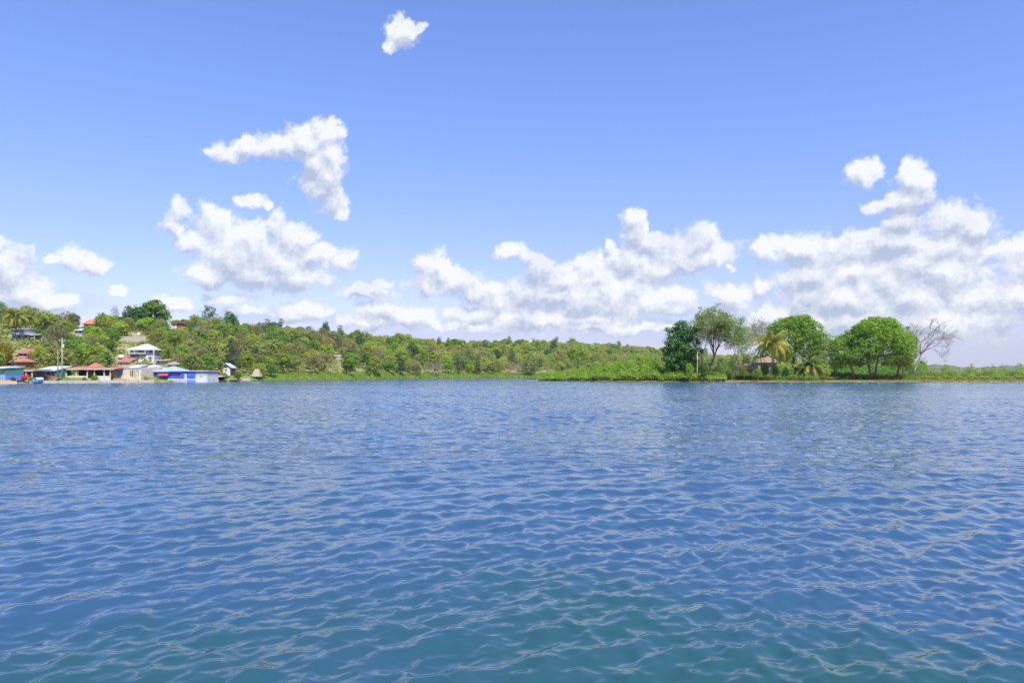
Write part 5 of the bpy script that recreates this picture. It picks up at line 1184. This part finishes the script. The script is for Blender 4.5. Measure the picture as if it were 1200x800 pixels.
ZONES = [(-99, 46, 'above the far left houses'), (46, 90, 'behind the tall pale pole'), (90, 140, 'above the restaurant'), (140, 186, 'around the two-storey white house'), (186, 240, 'above the blue building'),
         (240, 284, 'above the boathouse'), (284, 325, 'behind the thatched hut'), (325, 372, 'near the pink-orange tree'), (372, 430, 'near the vivid shore tree'), (430, 500, 'on the central shore'), (500, 560, 'left of the channel'), (560, 640, 'behind the channel mouth'), (640, 720, 'behind the spit shrubs'), (720, 1000, 'behind the spit trees')]
TIERS = [(0.30, 'low on slope'), (0.55, 'midway up'), (0.8, 'high on slope'), (9, 'on the ridge')]
byk = {}
for c in IND:
    zn = next(z[2] for z in ZONES if z[0] <= c[1] < z[1]); fr = (c[2] - sh(c[1])) / (float(RIDGE(c[1])) - sh(c[1])); tr = next(t[1] for t in TIERS if fr < t[0])
    byk.setdefault((SPEC[c[6]][2], tr, zn), []).append(c)
ORD = ['first', 'second', 'third', 'fourth', 'fifth', 'sixth', 'seventh', 'eighth', 'ninth', 'tenth', 'eleventh', 'twelfth']
for (ph, tr, zn), cs in byk.items():
    cs.sort(key=lambda c: c[1]); n = len(cs)
    for i, c in enumerate(cs):
        lab = f'{ph} tree {tr} {zn}'
        if n == 2: lab += ', ' + ('left one' if i == 0 else 'right one')
        elif n > 2: lab += f', {ORD[i]} from left'
        lib_tree(c[4], c[5], c[1], c[2], c[3], c[7], lab, 'trees on the wooded hillside', 'bare_tree' if c[4][0] == 'twiggy' else 'tree', BARKG if c[4][0] == 'twiggy' else None, c[9])
# the far wood as one mass
keys = sorted(set(c[5] for c in REST)); Vs = []; Fs = []; mi = []; base = 0
for c in REST:
    me = LIB[c[4]][0]; n = len(me.vertices); v = np.empty(n * 3, np.float32); me.vertices.foreach_get('co', v); v = v.reshape(-1, 3)
    a = rg.uniform(0, 6.28); R_ = np.array([[math.cos(a), math.sin(a), 0], [-math.sin(a), math.cos(a), 0], [0, 0, 1]])
    v = v @ R_ * np.array([c[7], c[7], c[7] * c[9]]) + np.array([wx(c[1], c[2]), c[2], c[3] - .2])
    q = np.arange(n).reshape(-1, 4)
    if c[2] > 380 or not (-10 < c[1] < 1210):
        sel = np.random.default_rng(n).random(len(q)) < 0.7; vq = v.reshape(-1, 4, 3)[sel]; cen = vq.mean(1, keepdims=True); vq = cen + (vq - cen) * 1.22; v = vq.reshape(-1, 3); q = np.arange(len(v)).reshape(-1, 4)
    Vs.append(v); Fs.append(q + base); base += len(v); mi.append(np.full(len(q), keys.index(c[5]), np.int32))
o = mesh_np('woodland', np.vstack(Vs), np.vstack(Fs), None)
for k_ in keys: o.data.materials.append(L[k_])
o.data.polygons.foreach_set('material_index', np.concatenate(mi)); tag(o, 'mass of mixed green and brown trees covering the farther hillside', None, None, 'stuff')
# scrub between the trees
rng = np.random.default_rng(88); n = 15000; px = rng.uniform(-150, 960, n); S0 = SHORE(px); Rd = RIDGE(px); fl = FLAT(px)
Y = S0 + fl * .75 + 2 + rng.random(n) ** .8 * (Rd + 12 - S0 - fl); z = hill_z(px, Y)
keep = np.array([not hidden_house(px_box(px[i], Y[i], z[i], 2.5, 1.6), Y[i], 0.5) for i in range(n)])
px, Y, z = px[keep], Y[keep], z[keep]; X = (px - 600) / F * Y
c = np.stack([X, Y, z + rng.uniform(0.1, 1.4, len(X))], 1); per = 11; cc = np.repeat(c, per, 0); d = rng.normal(0, 1, cc.shape); d /= np.linalg.norm(d, axis=1)[:, None]
V, Q = leaves(cc + d * np.array([1.3, 1.3, .7]) * rng.uniform(.3, 1, (len(cc), 1)), d, 0.75, rng, upmix=.7)
o = mesh_np('undergrowth', V, Q, L['under']); tag(o, 'green and brown scrub between the hillside trees and houses', None, None, 'stuff')

# the air
def haze():
    mb = MB(); mb.box((0, 2400, 46), (9400, 5400, 98)); o = mb.build('haze', None)
    m = bpy.data.materials.new('haze'); m.use_nodes = True; nt = m.node_tree; nt.nodes.clear()
    out = N(nt, 'ShaderNodeOutputMaterial'); v = N(nt, 'ShaderNodeVolumePrincipled'); v.inputs['Color'].default_value = (0.80, 0.88, 1.0, 1); v.inputs['Density'].default_value = 0.00006
    nt.links.new(v.outputs[0], out.inputs['Volume']); o.data.materials.append(m); tag(o, 'thin bright air over the lake', None, None, 'stuff')
haze()
